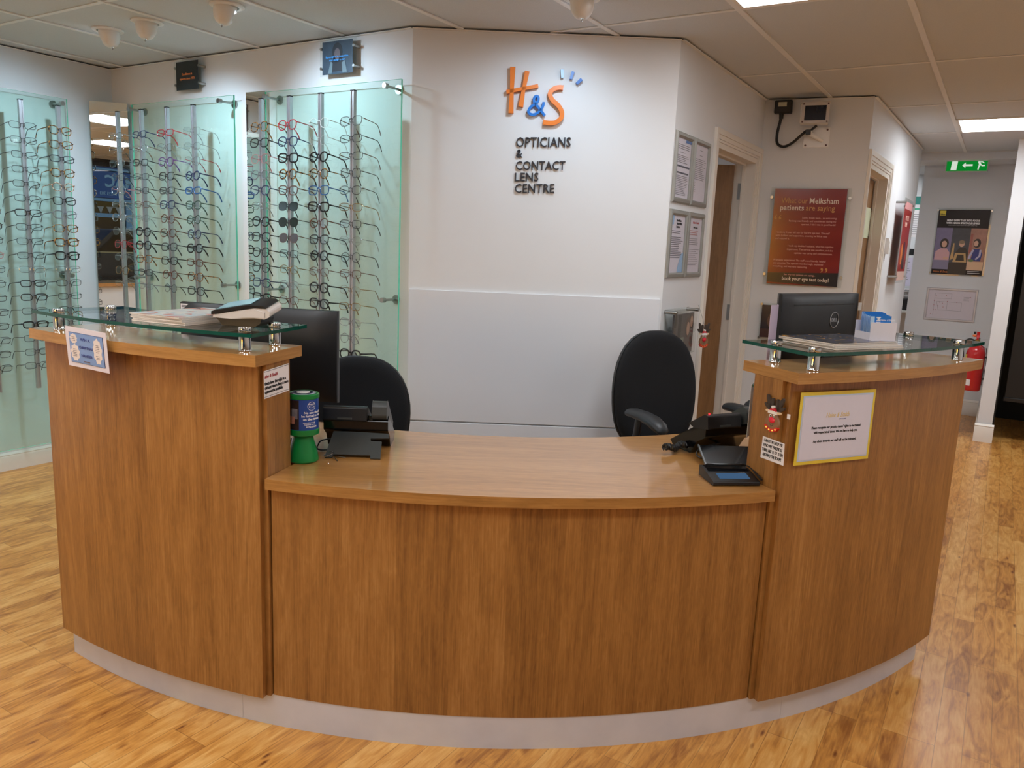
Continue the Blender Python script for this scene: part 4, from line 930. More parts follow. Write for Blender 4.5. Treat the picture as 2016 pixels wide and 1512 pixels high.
t = on(WF, 'lens_poster', 'black spectacle lens poster with three photos of people at work', 'poster', .775-.395, 1.322)
MB().box(-.225, .225, -.020, -.016, -.012, .612).build('acrylic_plate', ACRYL, t)
card(t, 'print', -.21, .21, 0, .597, pmat('lens_poster_black', (28, 26, 32), .35, spec=.25, noise=.15, nscale=8), -.0205)
mb = MB(); y = -.0222
PM = [pmat('p_yellow', (240, 214, 70), .4), pmat('p_lilac', (124, 116, 150), .4, noise=.1, nscale=20), pmat('p_steel', (66, 70, 78), .4, noise=.15, nscale=20), pmat('p_warm', (176, 128, 112), .4, noise=.15, nscale=20),
      pmat('p_skin', (216, 172, 148), .4), pmat('p_hair', (40, 30, 30), .4), pmat('p_pinkjacket', (214, 168, 172), .4), pmat('p_grey_hair', (138, 118, 96), .4), pmat('p_beigechair', (200, 164, 112), .4), pmat('p_blue_apron', (36, 52, 128), .4), pmat('p_lilac_sleeve', (190, 186, 214), .4), pmat('p_table', (222, 184, 150), .4), pmat('p_desk', (136, 132, 160), .4), pmat('p_dark', (48, 42, 38), .4), pmat('p_brick', (168, 96, 84), .4, noise=.1, nscale=40), pmat('p_green', (96, 128, 84), .4)]
mb.box(-.20, -.15, y-.0005, y, .545, .588, 0)
mb.box(-.208, -.075, y-.0005, y, .045, .43, 1); mb.box(-.075, .075, y-.0005, y, .0, .43, 2); mb.box(.075, .208, y-.0005, y, .045, .43, 3)
y2 = y-.0007
shape(mb, ellp(-.130, .285, .036, .048), y2, mi=5); shape(mb, [(-.20, .12), (-.195, .21), (-.155, .24), (-.105, .24), (-.078, .20), (-.078, .12)][::-1], y2-.0006, mi=6); shape(mb, ellp(-.130, .280, .022, .030), y2-.0012, mi=4); mb.box(-.208, -.076, y2-.0018, y2-.0012, .045, .13, 12); mb.box(-.125, -.08, y2-.0022, y2-.0018, .14, .16, 4)
shape(mb, [(-.03, .20), (.0, .25), (.05, .25), (.074, .20), (.074, .14), (-.03, .14)][::-1], y2, mi=13); shape(mb, ellp(.015, .285, .022, .028), y2-.0006, mi=4); shape(mb, ellp(.013, .302, .024, .017), y2-.0009, mi=7)
shape(mb, [(-.07, .13), (-.055, .29), (-.045, .29), (-.042, .15)][::-1], y2-.0012, mi=8); shape(mb, [(-.045, .115), (-.03, .20), (.055, .20), (.07, .115)][::-1], y2-.0012, mi=8); shape(mb, [(-.02, .13), (-.01, .185), (.04, .185), (.05, .13)][::-1], y2-.0018, mi=13); mb.box(-.074, .074, y2-.0016, y2-.0010, .0, .11, 13)
shape(mb, ellp(.138, .295, .030, .042), y2, mi=5); shape(mb, ellp(.130, .292, .018, .026), y2-.0008, mi=4); shape(mb, [(.10, .13), (.115, .24), (.165, .245), (.19, .20), (.18, .13)][::-1], y2-.0006, mi=9); stroke(mb, [(.115, .235), (.095, .19), (.085, .15)], .016, y2-.0016, y2-.0008, 10); stroke(mb, [(.172, .235), (.170, .18), (.140, .145)], .016, y2-.0016, y2-.0008, 10)
mb.box(.076, .207, y2-.0018, y2-.0009, .045, .125, 11); shape(mb, ellp(.105, .135, .022, .012), y2-.0022, mi=15); mb.box(.078, .098, y2-.0006, y2, .20, .38, 14)
mb.build('picture_print', PM, t)
WT = pmat('poster_white', (238, 238, 240), .4)
text(t, 'heading', 'BRING EVERY TASK INTO FOCUS', .0225, 0, .492, WT, y-.001, 'CENTER', bold=.0012, sx=.80); text(t, 'heading', 'WITH NIKON SPECTACLE LENSES', .0225, 0, .468, WT, y-.001, 'CENTER', bold=.0012, sx=.80)
text(t, 'subheading', 'DISCOVER A SOLUTION FOR EVERY LIFESTYLE', .0125, 0, .450, pmat('grey_white_print', (170, 168, 176), .4), y-.001, 'CENTER', sx=.9)
text(t, 'logo_lettering', 'Nikon', .018, -.199, .549, INK, y-.001, bold=.0006); text(t, 'footer', 'Haine & Smith', .026, -.195, .014, OR, y-.001, shear=.3, sx=.85)
mb = MB(); lines(mb, .09, .19, .036, 2, .016, .004, y=y-.0005, ragged=.1); mb.build('footer_lines', WT, t)
for x in (-.218, .218):
    for z in (.01, .59): disc_y(.008, -.028, -.0005, x, z, 12).build('standoff', STEEL, t)

t = on(WF, 'floor_plan_frame', 'silver-framed evacuation floor plan below the black lens poster', 'framed plan', .775-.405, .880)
mb = MB(); w_, h, f = .215, .310, .022
prof = [(0, 0), (0, .006), (.006, .012), (.016, .012), (f, .006), (f, 0)]
for (a, b) in (((-w_, 0), (w_, 0)), ((w_, 0), (w_, h)), ((w_, h), (-w_, h)), ((-w_, h), (-w_, 0))):
    A = Vector((a[0], 0, a[1])); B = Vector((b[0], 0, b[1])); d = (B-A).normalized(); inn = Vector((-d.z, 0, d.x))
    mb.rings([[A + inn*p + d*p - Vector((0, q, 0)) for p, q in prof], [B + inn*p - d*p - Vector((0, q, 0)) for p, q in prof]], sm=False)
mb.build('frame', pmat('silver_white_frame', (206, 202, 206), .35, .3), t); card(t, 'paper', -w_+f, w_-f, f, h-f, pmat('plan_paper', (214, 206, 214), .5, noise=.01), -.002)
mb = MB(); y = -.0032
for a, b in (((-.14, .26), (.0, .26)), ((.0, .26), (.0, .21)), ((-.14, .21), (.0, .21)), ((-.14, .05), (-.14, .26)), ((-.12, .18), (.09, .18)), ((.09, .18), (.09, .10)), ((-.10, .10), (.09, .10)), ((-.10, .10), (-.12, .18)), ((-.03, .18), (-.03, .10))): stroke(mb, [a, b], .0016, y-.0003, y)
lines(mb, .10, .155, .235, 4, .011, .002, y=y, ragged=.3); mb.build('plan_lines', GREYTX, t)
mb = MB()
for x, z in ((-.13, .235), (-.045, .24), (-.14, .185), (-.095, .175), (-.03, .185), (-.07, .165), (.05, .18), (-.14, .145), (-.105, .14), (-.06, .13), (-.14, .10), (-.12, .10), (-.16, .06), (.155, .235)): shape(mb, ellp(x, z, .0035, .0035, 8), y-.0004)
mb.build('plan_marks', pmat('plan_red', (160, 50, 60), .5), t)

t = thing('fire_extinguisher', 'red fire extinguisher mounted beside the white pillar', 'fire extinguisher', G(-.125, 7.50, .385), atan2(GR.y, GR.x))
RE = pmat('extinguisher_red', (190, 22, 26), .25, noise=.03, coat=.4)
MB().lathe([(0, 0), (.062, .0), (.068, .008), (.070, .02), (.070, .30), (.066, .33), (.052, .355), (.030, .372), (.018, .380), (.018, .400)], 28).build('cylinder', RE, t)
MB().lathe([(.014, .400), (.020, .405), (.020, .425), (.012, .430)], 14).build('valve', pmat('brass', (176, 146, 70), .3, .9), t)
MB().box(-.008, .008, -.03, .02, .425, .440).prism([(-.03, .440), (.02, .440), (.035, .470), (-.02, .462)], -.008, .008, 'x').box(-.012, .012, -.01, .012, .44, .49).build('lever', RE, t, bev=.002)
MB().ball((-.022, 0, .455), .011, seg=10).box(-.040, -.022, -.006, .006, .448, .462).build('safety_pin', pmat('orange_tag', (236, 110, 30), .4), t)
MB().box(-.034, -.016, -.008, .008, .468, .490).build('gauge_cap', BLACKP, t, bev=.002)
MB().tube(sm3([(-.018, 0, .415), (-.06, 0, .425), (-.095, -.005, .39), (-.100, -.01, .31), (-.098, -.01, .26)]), .007, 8).build('hose', BLACKP, t)
MB().lathe([(.009, .36), (.013, .33), (.022, .262), (.022, .258)], 12, M=Matrix.Translation((-.100, -.01, 0))).build('horn', BLACKP, t)
def cyl_label(z0, z1, a0, a1, m, nm='label', r=.0705, lab=None):
    n = 10; vs = []; 
    for i in range(n+1):
        a = a0+(a1-a0)*i/n; vs += [(r*cos(a), r*sin(a), z0), (r*cos(a), r*sin(a), z1), ((r+.0006)*cos(a), (r+.0006)*sin(a), z1), ((r+.0006)*cos(a), (r+.0006)*sin(a), z0)]
    fs = []
    for i in range(n):
        b = 4*i; c = b+4; fs += [(b+3, c+3, c+2, b+2), (b, b+1, c+1, c), (b+1, b+2, c+2, c+1), (b, c, c+3, b+3)]
    fs += [(0, 3, 2, 1), (4*n, 4*n+1, 4*n+2, 4*n+3)]
    return MB().add(vs, fs, 0, False).build(nm, m, t)
cyl_label(.045, .095, radians(205), radians(262), PAPER, 'white_label'); cyl_label(.20, .30, radians(185), radians(215), pmat('yellow_label', (232, 214, 90), .5), 'yellow_label'); cyl_label(.17, .25, radians(190), radians(208), PAPER, 'white_label', .0712)
MB().tube([(.070, .0, .36), (.082, .02, .30), (.082, .02, .12)], .003, 6).box(.0705, .0835, -.03, .03, .10, .11).box(.0705, .0835, -.03, .03, .28, .29).build('wall_bracket', BLACKP, t)
t2 = thing('fire_extinguisher', 'second extinguisher, mostly hidden behind the red one by the pillar', 'fire extinguisher', G(-.125, 7.92, .36), atan2(GR.y, GR.x))
MB().lathe([(0, 0), (.062, .0), (.07, .02), (.070, .30), (.052, .355), (.018, .380)], 24).build('cylinder', RE, t2)
MB().box(-.012, .012, -.03, .03, .38, .43).build('lever', BLACKP, t2, bev=.002); MB().lathe([(.0715, .02), (.0715, .16)], 20).build('black_band', BLACKP, t2)

# notices in the side room
WN = Wall(G(-2.0, 10.0), G(0, 10.0))
def notice(u, z, w_, h, m, label, extra=None):
    o = on(WN, 'pinned_notice', label, 'notice', u, z); card(o, 'sheet', -w_/2, w_/2, 0, h, m, -.0008); 
    if extra: mb = MB(); lines(mb, -w_*.4, w_*.4, h*.85, int(h/.03), .024, .006, y=-.002); mb.build('printing', extra, o)
notice(2-.955, 2.06, .13, .09, pmat('teal_notice', (30, 128, 116), .5), 'teal card high on the side room wall')
notice(2-.94, 1.70, .2, .30, PAPER, 'white notice with a green header in the side room', GREYTX)
notice(2-.94, 2.002, .2, .02, pmat('green_strip', (60, 170, 130), .5), 'thin green strip above the notice in the side room')
notice(2-.96, 1.50, .2, .07, pmat('black_strip', (24, 24, 26), .4), 'black strip between notices in the side room')
notice(2-1.0, 1.15, .2, .32, pmat('lilac_paper', (214, 206, 224), .5), 'lilac printed sheet low on the side room wall', GREYTX)
t = thing('wall_shelf', 'white shelf in the side room seen past the corner', 'shelf', G(-1.05, 9.85, .86), atan2(GR.y, GR.x)); MB().box(-.35, .35, -.14, .14, 0, .025).build('board', WHITEP, t, bev=.002)
for x_ in (-.3, .3): MB().box(x_, x_+.015, -.10, .14, -.10, -.0005).build('bracket', WHITEP, t)
t = thing('storage_box', 'black box on the white shelf in the side room', 'box', G(-1.0, 9.83, .886), atan2(GR.y, GR.x)); MB().box(-.13, .13, -.09, .09, 0, .13).build('box', BLACKP, t, bev=.004)
t = thing('paper_stack', 'loose white papers piled on the black box in the side room', 'papers', G(-1.0, 9.83, 1.017), atan2(GR.y, GR.x)+.1)
mb = MB()
for i in range(9): mb.box(-.12, .12, -.08, .08, i*.012, i*.012+.006, 0, Matrix.Rotation(random.uniform(-.2, .2), 4, 'Z'))
mb.build('sheets', PAPER, t)

# ------------------------------------------------------------------ things on the desk
def desk_phone(x, y, rz, label):
    t = thing('desk_phone', label, 'telephone', (x, y, DESKZ+.0008), rz, 'black desk phones')
    MB().prism([(-.040, .068), (.0, .045), (.03, .0), (.12, .0), (.142, .02), (-.015, .112), (-.042, .100)], -.105, .095, 'x').build('body', BLACKG, t, bev=.004)
    MB().prism([(-.052, .098), (.02, .088), (.050, .098), (-.030, .143), (-.046, .140)], -.1055, .030, 'x').build('display_hood', BLACKP, t, bev=.004)
    MB().box(-.06, -.015, -.0545, -.0528, .104, .110).build('latch', GREYP, t)
    MB().prism([(-.058, .112), (-.052, .156), (-.030, .164), (.118, .062), (.112, .034), (.04, .066), (-.030, .100)], .046, .092, 'x').build('handset', GREYP, t, bev=.010)
    dx = Vector((0, -.125+.02, 0)); mb = MB()
    c = radians(33); T = Matrix.Translation((0, -.128, .0)) @ Matrix.Rotation(c, 4, 'X')
    mb.prism([(-.084, 0), (-.062, 0), (-.060, .013), (.052, .013), (.054, 0), (.084, 0), (.080, .070), (.046, .072), (.044, .082), (.100, .086), (.098, .104), (.0, .108), (-.074, .108)], 0, .004, 'z', M=T)
    mb.build('stand', GREYP, t, bev=.001)
    MB().tube(sm3([(.03, .02, .03), (-.10, -.02, .03), (-.125, -.03, .012), (-.118, -.05, .004), (-.08, -.045, .004)]), .0025, 6).build('cable', BLACKP, t)
    return t
desk_phone(-.478, 2.405, radians(2), 'black desk phone seen from behind, next to the green charity tin')
ph = desk_phone(.710, 2.534, radians(25), 'black desk phone turned sideways at the right end of the desk')
[bpy.data.objects.remove(c) for c in list(ph.children) if c.name.startswith('stand')]
MB().ball((-.112+.02, -.035, .1455), .003, seg=8).build('message_light', emit('red_light', (255, 40, 50), 3), ph)
mb = MB(); pts = []
for i in range(110):
    u = i/109; pts.append((-.104-.095*u, .055-.012*u+.011*sin(i*.95)+.006*sin(u*7), .0195+.010*cos(i*.95)+.004*sin(u*9)))
mb.tube(pts, .0027, 5).build('curly_cord', BLACKP, ph)
# tablet-like stand in front of the right phone
t = thing('document_stand', 'glossy black slanted stand behind the signature pad', 'stand', (.615, 2.33, DESKZ+.001), radians(3))
MB().prism([(0, 0), (.105, .044), (.103, .049), (-.002, .005)], .0, .185, 'x').build('panel', BLACKG, t, bev=.001); MB().prism([(0, .001), (.105, .045), (.103, .051), (-.002, .007)], -.005, 0, 'x').build('edge_strip', GREYP, t)
MB().prism([(.085, 0), (.095, 0), (.098, .040), (.088, .036)], .02, .16, 'x').build('support', BLACKP, t)
# signature pad
t = thing('signature_pad', 'black signature pad with a narrow blue display at the right of the desk', 'signature pad', (.666, 2.160, DESKZ+.001), radians(7))
MB().prism([(0, 0), (0, .012), (.085, .028), (.118, .030), (.118, 0)], -.078, .062, 'x').build('base', BLACKP, t, bev=.003)
MB().prism([(.018, .0157), (.018, .0164), (.052, .0226), (.052, .0219)], -.052, .040, 'x').build('display', emit('pad_lcd', (84, 120, 160), .55), t)
MB().prism([(.066, .0248), (.066, .0275), (.110, .031), (.110, .029)], -.070, .055, 'x').build('pen_rest', BLACKG, t)
pen = MB().tube([(-.070, .094, .036), (-.060, .092, .0375), (.046, .088, .0375), (.054, .088, .036)], [.001, .0035, .0042, .003], 10).build('stylus', BLACKG, t)
MB().tube(sm3([(.054, .088, .036), (.062, .086, .034), (.066, .070, .030), (.066, .045, .026), (.065, .025, .022)]), .0022, 6).build('tether', BLACKP, t)
MB().tube([(.0665, .050, .027), (.067, .002, .018)], .0035, 8).build('tether_sleeve', BLACKP, t)
MB().lathe([(0, -.006), (.014, -.006), (.016, 0), (.014, .006), (0, .006)], 18, M=Matrix.Translation((.052, .128, .017)) @ Matrix.Rotation(radians(90), 4, 'X')).build('tether_reel', BLACKG, t)
text(t, 'lettering', 'TOPAZ', .006, .02, 0, GREYTX, 0, M=Matrix.Translation((0, .056, .0232)) @ Matrix.Rotation(radians(-80), 4, 'X'))

# charity tin
t = thing('charity_tin', 'green and blue charity collection tin with a white lid beside the left counter unit', 'collection tin', (-.611, 2.238, DESKZ+.0008), 0)
GRN = pmat('tin_green', (14, 128, 58), .3, noise=.03); BLU = pmat('tin_blue', (32, 72, 150), .3, noise=.02)
MB().lathe([(.040, 0), (.044, .004), (.0435, .012), (.040, .030), (.030, .064), (.0285, .074), (.031, .078)], 32).build('base', GRN, t)
MB().lathe([(.031, .078), (.045, .084), (.046, .088), (.046, .100), (.0445, .101)], 32).build('lower_ring', GRN, t)
MB().lathe([(.0440, .101), (.0440, .192)], 40).build('label_cylinder', BLU, t)
MB().lathe([(.0445, .1915), (.0462, .193), (.0462, .203), (.043, .206), (.040, .206)], 32).build('upper_ring', GRN, t)
MB().lathe([(.040, .2055), (.034, .2065), (.0, .2065)], 32).build('lid', pmat('lid_grey', (176, 184, 196), .35, noise=.02), t)
MB().lathe([(.030, .2068), (.0295, .2074), (.024, .2074), (.0235, .2068)], 28).build('lid_print', pmat('tin_navy', (30, 44, 84), .4), t)
MB().lathe([(.020, .207), (.018, .2085), (.0, .2095)], 24).build('slot_cap', WHITEP, t)
MB().tube(sm3([(-.020, -.02, .207), (-.030, -.030, .207), (-.034, -.033, .195), (-.033, -.034, .14), (-.036, -.035, .09), (-.040, -.032, .06), (-.034, -.030, .045), (-.028, -.028, .075)]), .0018, 6).build('strap', BLACKP, t)
def cyl_patch(a0, a1, z0, z1, r, m, name):
    n = 12; vs = []
    for i in range(n+1):
        a = a0+(a1-a0)*i/n; vs += [(r*cos(a), r*sin(a), z0), (r*cos(a), r*sin(a), z1), ((r+.0004)*cos(a), (r+.0004)*sin(a), z1), ((r+.0004)*cos(a), (r+.0004)*sin(a), z0)]
    fs = []
    for i in range(n):
        b = 4*i; c = b+4; fs += [(b+3, c+3, c+2, b+2), (b, b+1, c+1, c), (b+1, b+2, c+2, c+1), (b, c, c+3, b+3)]
    fs += [(0, 3, 2, 1), (4*n, 4*n+1, 4*n+2, 4*n+3)]
    return MB().add(vs, fs).build(name, m, t)
cyl_patch(radians(185), radians(269), .103, .190, .0442, pmat('tin_photo_dark', (44, 32, 32), .3, noise=.5, nscale=70), 'photo_print')
cyl_patch(radians(238), radians(264), .135, .165, .0445, pmat('tin_photo_grey', (120, 118, 124), .3, noise=.2, nscale=70), 'photo_print'); cyl_patch(radians(226), radians(252), .120, .142, .0448, pmat('tin_photo_skin', (176, 120, 100), .3, noise=.3, nscale=90), 'photo_print')
cyl_patch(radians(205), radians(226), .160, .180, .0446, pmat('tin_photo_skin', (176, 120, 100), .3), 'photo_print')
def cyltext(s_, size, ang0, z, name='lettering', m=None, bold=.0003):
    o = text(t, name, s_, size, 0, 0, m or WT, 0, bold=bold, ext=.0002); r = .0446
    for v in o.data.vertices:
        a = ang0+v.co.x/r; zz = v.co.z+z; dep = -v.co.y
        v.co = Vector(((r+dep)*cos(a), (r+dep)*sin(a), zz))
cyltext('No one should', .0098, radians(287), .150); cyltext('be forced to sleep', .0098, radians(278), .1405); cyltext('on the streets.', .0098, radians(284), .131)
cyltext('www.alabare.co.uk', .0050, radians(284), .122, bold=.0001); cyltext('Registered Charity', .0044, radians(289), .1165, bold=.0001); cyltext('01722 322882', .0060, radians(296), .109, bold=.0002)
cyltext('ALABARE', .0048, radians(304), .1765, bold=.0001)
mbr = MB(); pr = [(.0452*cos(radians(317)+.0125*cos(a)/.0446), .0452*sin(radians(317)+.0125*cos(a)/.0446), .1725+.0125*sin(a)) for a in [2*pi*i/28 for i in range(28)]]
mbr.tube(pr, .0006, 5, close=True); pr = [(.0452*cos(radians(317)+.008*cos(a)/.0446), .0452*sin(radians(317)+.008*cos(a)/.0446), .1710+.003*sin(a)) for a in [2*pi*i/20 for i in range(20)]]
mbr.tube(pr, .0006, 5, close=True).build('logo_ring', WT, t)
# keys behind the tin
t = thing('key_ring', 'small bunch of keys beside the foot of the charity tin', 'keys', (-.545, 2.275, DESKZ+.001), .4)
MB().tube([(.014*cos(a), .014*sin(a), .012+.006*cos(a)) for a in [2*pi*i/20 for i in range(20)]], .0010, 6, close=True).build('ring', CHROME, t)
for a_ in (.2, 1.1, 2.0): MB().tube([(.014*cos(a_), .014*sin(a_), .004), (.05*cos(a_-1.4), .05*sin(a_-1.4), .002)], .0018, 5, flat=(1, .6)).build('key', STEEL, t)
t = thing('white_card', 'white card standing behind the charity tin', 'card', (-.652, 2.30, DESKZ+.001), radians(70)); MB().box(-.03, .03, -.0006, .0006, 0, .055).build('sheet', PAPER, t)

# monitors
def monitor(A, B, ztop, h, label, curved=0.0, th=.035):
    Wm = Wall(A, B); w_ = Wm.len
    t = thing('computer_monitor', label, 'monitor', (*Wm.at(w_/2).xy, DESKZ+.001), Wm.rz)
    z1 = ztop-DESKZ-.001; z0 = z1-h; n = 16; rg = []
    BK = pmat('monitor_back', (15, 16, 19), .42, noise=.05)
    def sec(s, y0, y1): pass
    mb = MB()
    for i in range(n+1):
        x = -w_/2+w_*i/n; k = 1-(2*i/n-1)**2; yb = -curved*k
        edge = .010
        rg.append([(x, yb+.012, z0), (x, yb+.0, z0+.002), (x, yb-.002-.016*min(1, k*3), z0+h*.10), (x, yb-.002-.016*min(1, k*3), z1-h*.10), (x, yb, z1-.002), (x, yb+.012, z1)])
    mb.rings(rg, sm=False); mb.build('housing', BK, t)
    mb = MB(); rg = [[(x, -curved*(1-(2*x/w_)**2)+.0125, z0), (x, -curved*(1-(2*x/w_)**2)+.018, z0), (x, -curved*(1-(2*x/w_)**2)+.018, z1), (x, -curved*(1-(2*x/w_)**2)+.0125, z1)] for x in [-w_/2+w_*i/n for i in range(n+1)]]
    mb.rings(rg, sm=False); mb.build('bezel', pmat('bezel_grey', (96, 98, 100), .35, noise=.03), t)
    mb = MB(); rg = [[(x, -curved*(1-(2*x/w_)**2)+.0182, z0+.012), (x, -curved*(1-(2*x/w_)**2)+.0190, z0+.012), (x, -curved*(1-(2*x/w_)**2)+.0190, z1-.012), (x, -curved*(1-(2*x/w_)**2)+.0182, z1-.012)] for x in [-w_/2+.012+(w_-.024)*i/n for i in range(n+1)]]
    mb.rings(rg, sm=False); mb.build('screen', emit('screen_glow', (150, 176, 210), .5), t)
    MB().box(-.035, .035, -curved-.050, -curved-.020, .02, z0+h*.45).build('stand_column', BLACKP, t, bev=.006)
    MB().prism([(-.13, -.09), (.13, -.09), (.11, .10), (-.11, .10)], 0, .012, 'z').build('stand_foot', BLACKP, t, bev=.003)
    return t, w_, z0, z1
t, w_, z0, z1 = monitor((-1.184, 2.75, 0), (-.599, 2.62, 0), 1.176, .317, 'wide black monitor seen from behind, left of the desk', .012)
MB().box(-w_/2+.004, -w_/2+.044, -.0042, -.0030, z1-.040, z1-.007).build('sticker', PAPER, t); 
mb = MB(); lines(mb, -w_/2+.008, -w_/2+.040, z1-.012, 5, .005, .002, -.0044); mb.build('sticker_print', INK, t)
t, w_, z0, z1 = monitor((.885, 2.60, 0), (1.268, 2.90, 0), 1.298, .30, 'black monitor with round logo seen from behind, above the right glass shelf')
y = -.0186; cx_, cz_ = .060, z1-.093
MB().tube([(cx_+.027*cos(a), y-.001, cz_+.027*sin(a)) for a in [2*pi*i/36 for i in range(36)]], .0014, 6, close=True).build('logo_ring', pmat('logo_silver', (176, 180, 186), .3, .6), t)
text(t, 'logo_lettering', 'DELL', .017, cx_, cz_-.006, pmat('logo_silver', (176, 180, 186), .3, .6), y-.0005, 'CENTER', bold=.0006, sx=.95)
MB().box(-w_*.40, w_*.40, y-.0005, y+.001, z1-.040, z1-.036).build('vent_slot', BLACKG, t)
MB().box(w_/2-.030, w_/2-.008, -.0200, -.0188, z1-.062, z1-.034).build('sticker', pmat('silver_sticker', (200, 200, 198), .4), t)
# paper pocket beside the right monitor, and a sheet hanging by the side panel
Wp = Wall((.830, 2.525, 0), (.880, 2.585, 0)); t = thing('document_pocket', 'lilac paper pocket standing against the left edge of the right monitor', 'document', (*Wp.p.xy, DESKZ+.001), Wp.rz)
mb = MB(); rg = [[(x, y_, 0), (x, y_+.0015, 0), (x-.006, y_+.0015, .50), (x-.006, y_, .50)] for x, y_ in ((0, 0), (.02, -.006), (.045, -.006), (.065, .006))]
mb.rings(rg, sm=False).build('sheet', pmat('lilac_pocket', (206, 190, 212), .5, noise=.02), t)
Wp = Wall((.757, 2.425, 0), (.80, 2.50, 0)); t = thing('hanging_sheet', 'white printed sheet hanging beside the right counter unit, above the phone', 'paper', (*Wp.p.xy, .842), Wp.rz)
MB().rings([[(x, y_, 0+.04*x), (x, y_+.001, 0+.04*x), (x-.002, y_+.001, .175), (x-.002, y_, .175)] for x, y_ in ((0, 0), (.04, .003), (.08, .0))], sm=False).build('sheet', PAPER, t)
mb = MB(); mb.box(.006, .075, -.0012, -.0002, .165, .172, 0); mb.build('green_header', pmat('sheet_green', (160, 196, 160), .5), t)

# ------------------------------------------------------------------ things on the glass shelves
SH = 1.1608
# card reader in its cradle
t = thing('card_reader', 'white and black card payment terminal on the left glass shelf', 'card terminal', (-.775, 2.235, SH), radians(-9))
t.scale = (.86, 1, .92)
TM = Matrix.Translation((0, 0, .030)) @ Matrix.Rotation(radians(13), 4, 'X') @ Matrix.Translation((0, 0, -.024))
MB().prism([(-.060, 0), (.055, 0), (.075, .012), (.080, .030), (-.085, .026), (-.070, .012)], -.038, .038, 'y').build('cradle', BLACKP, t, bev=.004)
MB().prism([(-.092, .026), (-.030, .024), (.055, .030), (.090, .028), (.108, .036), (.112, .052), (.100, .062), (.060, .062), (-.02, .048), (-.090, .034)], -.039, .039, 'y', M=TM).build('body', pmat('terminal_white', (226, 220, 216), .3, noise=.01), t, bev=.005)
MB().prism([(-.096, .0345), (-.094, .046), (-.080, .0495), (.028, .0700), (.055, .072), (.092, .0715), (.104, .064), (.060, .064), (-.02, .051)], -.041, .041, 'y', M=TM).build('bezel', BLACKP, t, bev=.004)
tl = atan2(.0205, .108)
MB().prism([(-.078, .0505), (.028, .0706), (.045, .0728), (.045, .0746), (.028, .0724), (-.078, .0523)], -.033, .033, 'y', M=TM).build('screen', pmat('terminal_screen', (150, 192, 206), .08, noise=.03), t)
MB().box(-.0965, -.094, -.028, .028, -.0 +.036, .040, 0, TM).build('card_slot', BLACKG, t)
MB().prism([(.005, .031), (.055, .034), (.092, .032), (.094, .052), (.06, .060), (.010, .053)], -.0425, -.0395, 'y', M=TM).build('side_grip', pmat('terminal_white', (226, 220, 216), .3), t, bev=.002)

def magazine(i, n, x, y, rz, cover, label, grp, w_=.207, l_=.285, th=.0042, base=SH):
    t = thing('magazine', label, 'magazine', (x, y, base+i*(th+.0004)), rz, grp)
    MB().box(0, w_, 0, l_, .0003, th-.0003).build('pages', pmat('page_edges', (222, 214, 204), .6, noise=.06, nscale=300), t)
    MB().box(-.001, w_+.001, -.001, l_+.001, th-.0002, th).box(-.001, w_+.001, -.001, l_+.001, 0, .0002).build('cover', cover, t)
    return t
def cover_mat(name, cols, scale, rough=.2):
    m = bpy.data.materials.new(name); m.use_nodes = True; nt = m.node_tree; b = nt.nodes['Principled BSDF']; tc = nt.nodes.new('ShaderNodeTexCoord')
    n = nt.nodes.new('ShaderNodeTexNoise'); n.inputs['Scale'].default_value = scale; n.inputs['Detail'].default_value = 1; n.inputs['Distortion'].default_value = 2
    r = nt.nodes.new('ShaderNodeValToRGB'); r.color_ramp.interpolation = 'CONSTANT'; e = r.color_ramp.elements
    while len(e) < len(cols): e.new(.5)
    for i, c in enumerate(cols): e[i].position = .25+.5*i/len(cols) if i else 0; e[i].color = (*s2l(c), 1)
    nt.links.new(tc.outputs['Object'], n.inputs['Vector']); nt.links.new(n.outputs['Fac'], r.inputs[0]); nt.links.new(r.outputs[0], b.inputs['Base Color']); b.inputs['Roughness'].default_value = rough; return m
CV1 = cover_mat('cover_pastel', [(206, 206, 212), (222, 214, 208), (196, 202, 206), (214, 126, 110), (96, 84, 80)], 9); CV2 = cover_mat('cover_dark', [(60, 66, 120), (28, 28, 34), (36, 38, 46), (30, 30, 34), (206, 150, 70)], 24)
PL = pmat('cover_plain', (206, 198, 190), .3, noise=.05)
ordn = ['bottom', 'second from bottom', 'third from bottom', 'fourth from bottom']
for i in range(5):
    m_ = magazine(i, 5, -1.100+.004*(i % 2)-.003*i, 2.226+.003*i, radians(-22-i*1.0), CV1 if i == 4 else PL, ('pastel covered magazine on top of the pile beside the card reader' if i == 4 else ordn[i]+' magazine in the pile under the pastel one, left glass shelf'), 'magazines on the left glass shelf', .200, .27)
for i in range(4):
    m_ = magazine(i, 4, .924+.006*(i % 2)-.002*i, 2.218+.004*i, radians(26.5+i*1.2), CV2 if i == 3 else PL, ('dark covered magazine on top of the pile in front of the right monitor' if i == 3 else ordn[i]+' magazine in the pile under the dark one, right glass shelf'), 'magazines on the right glass shelf', .285, .205, .0040)
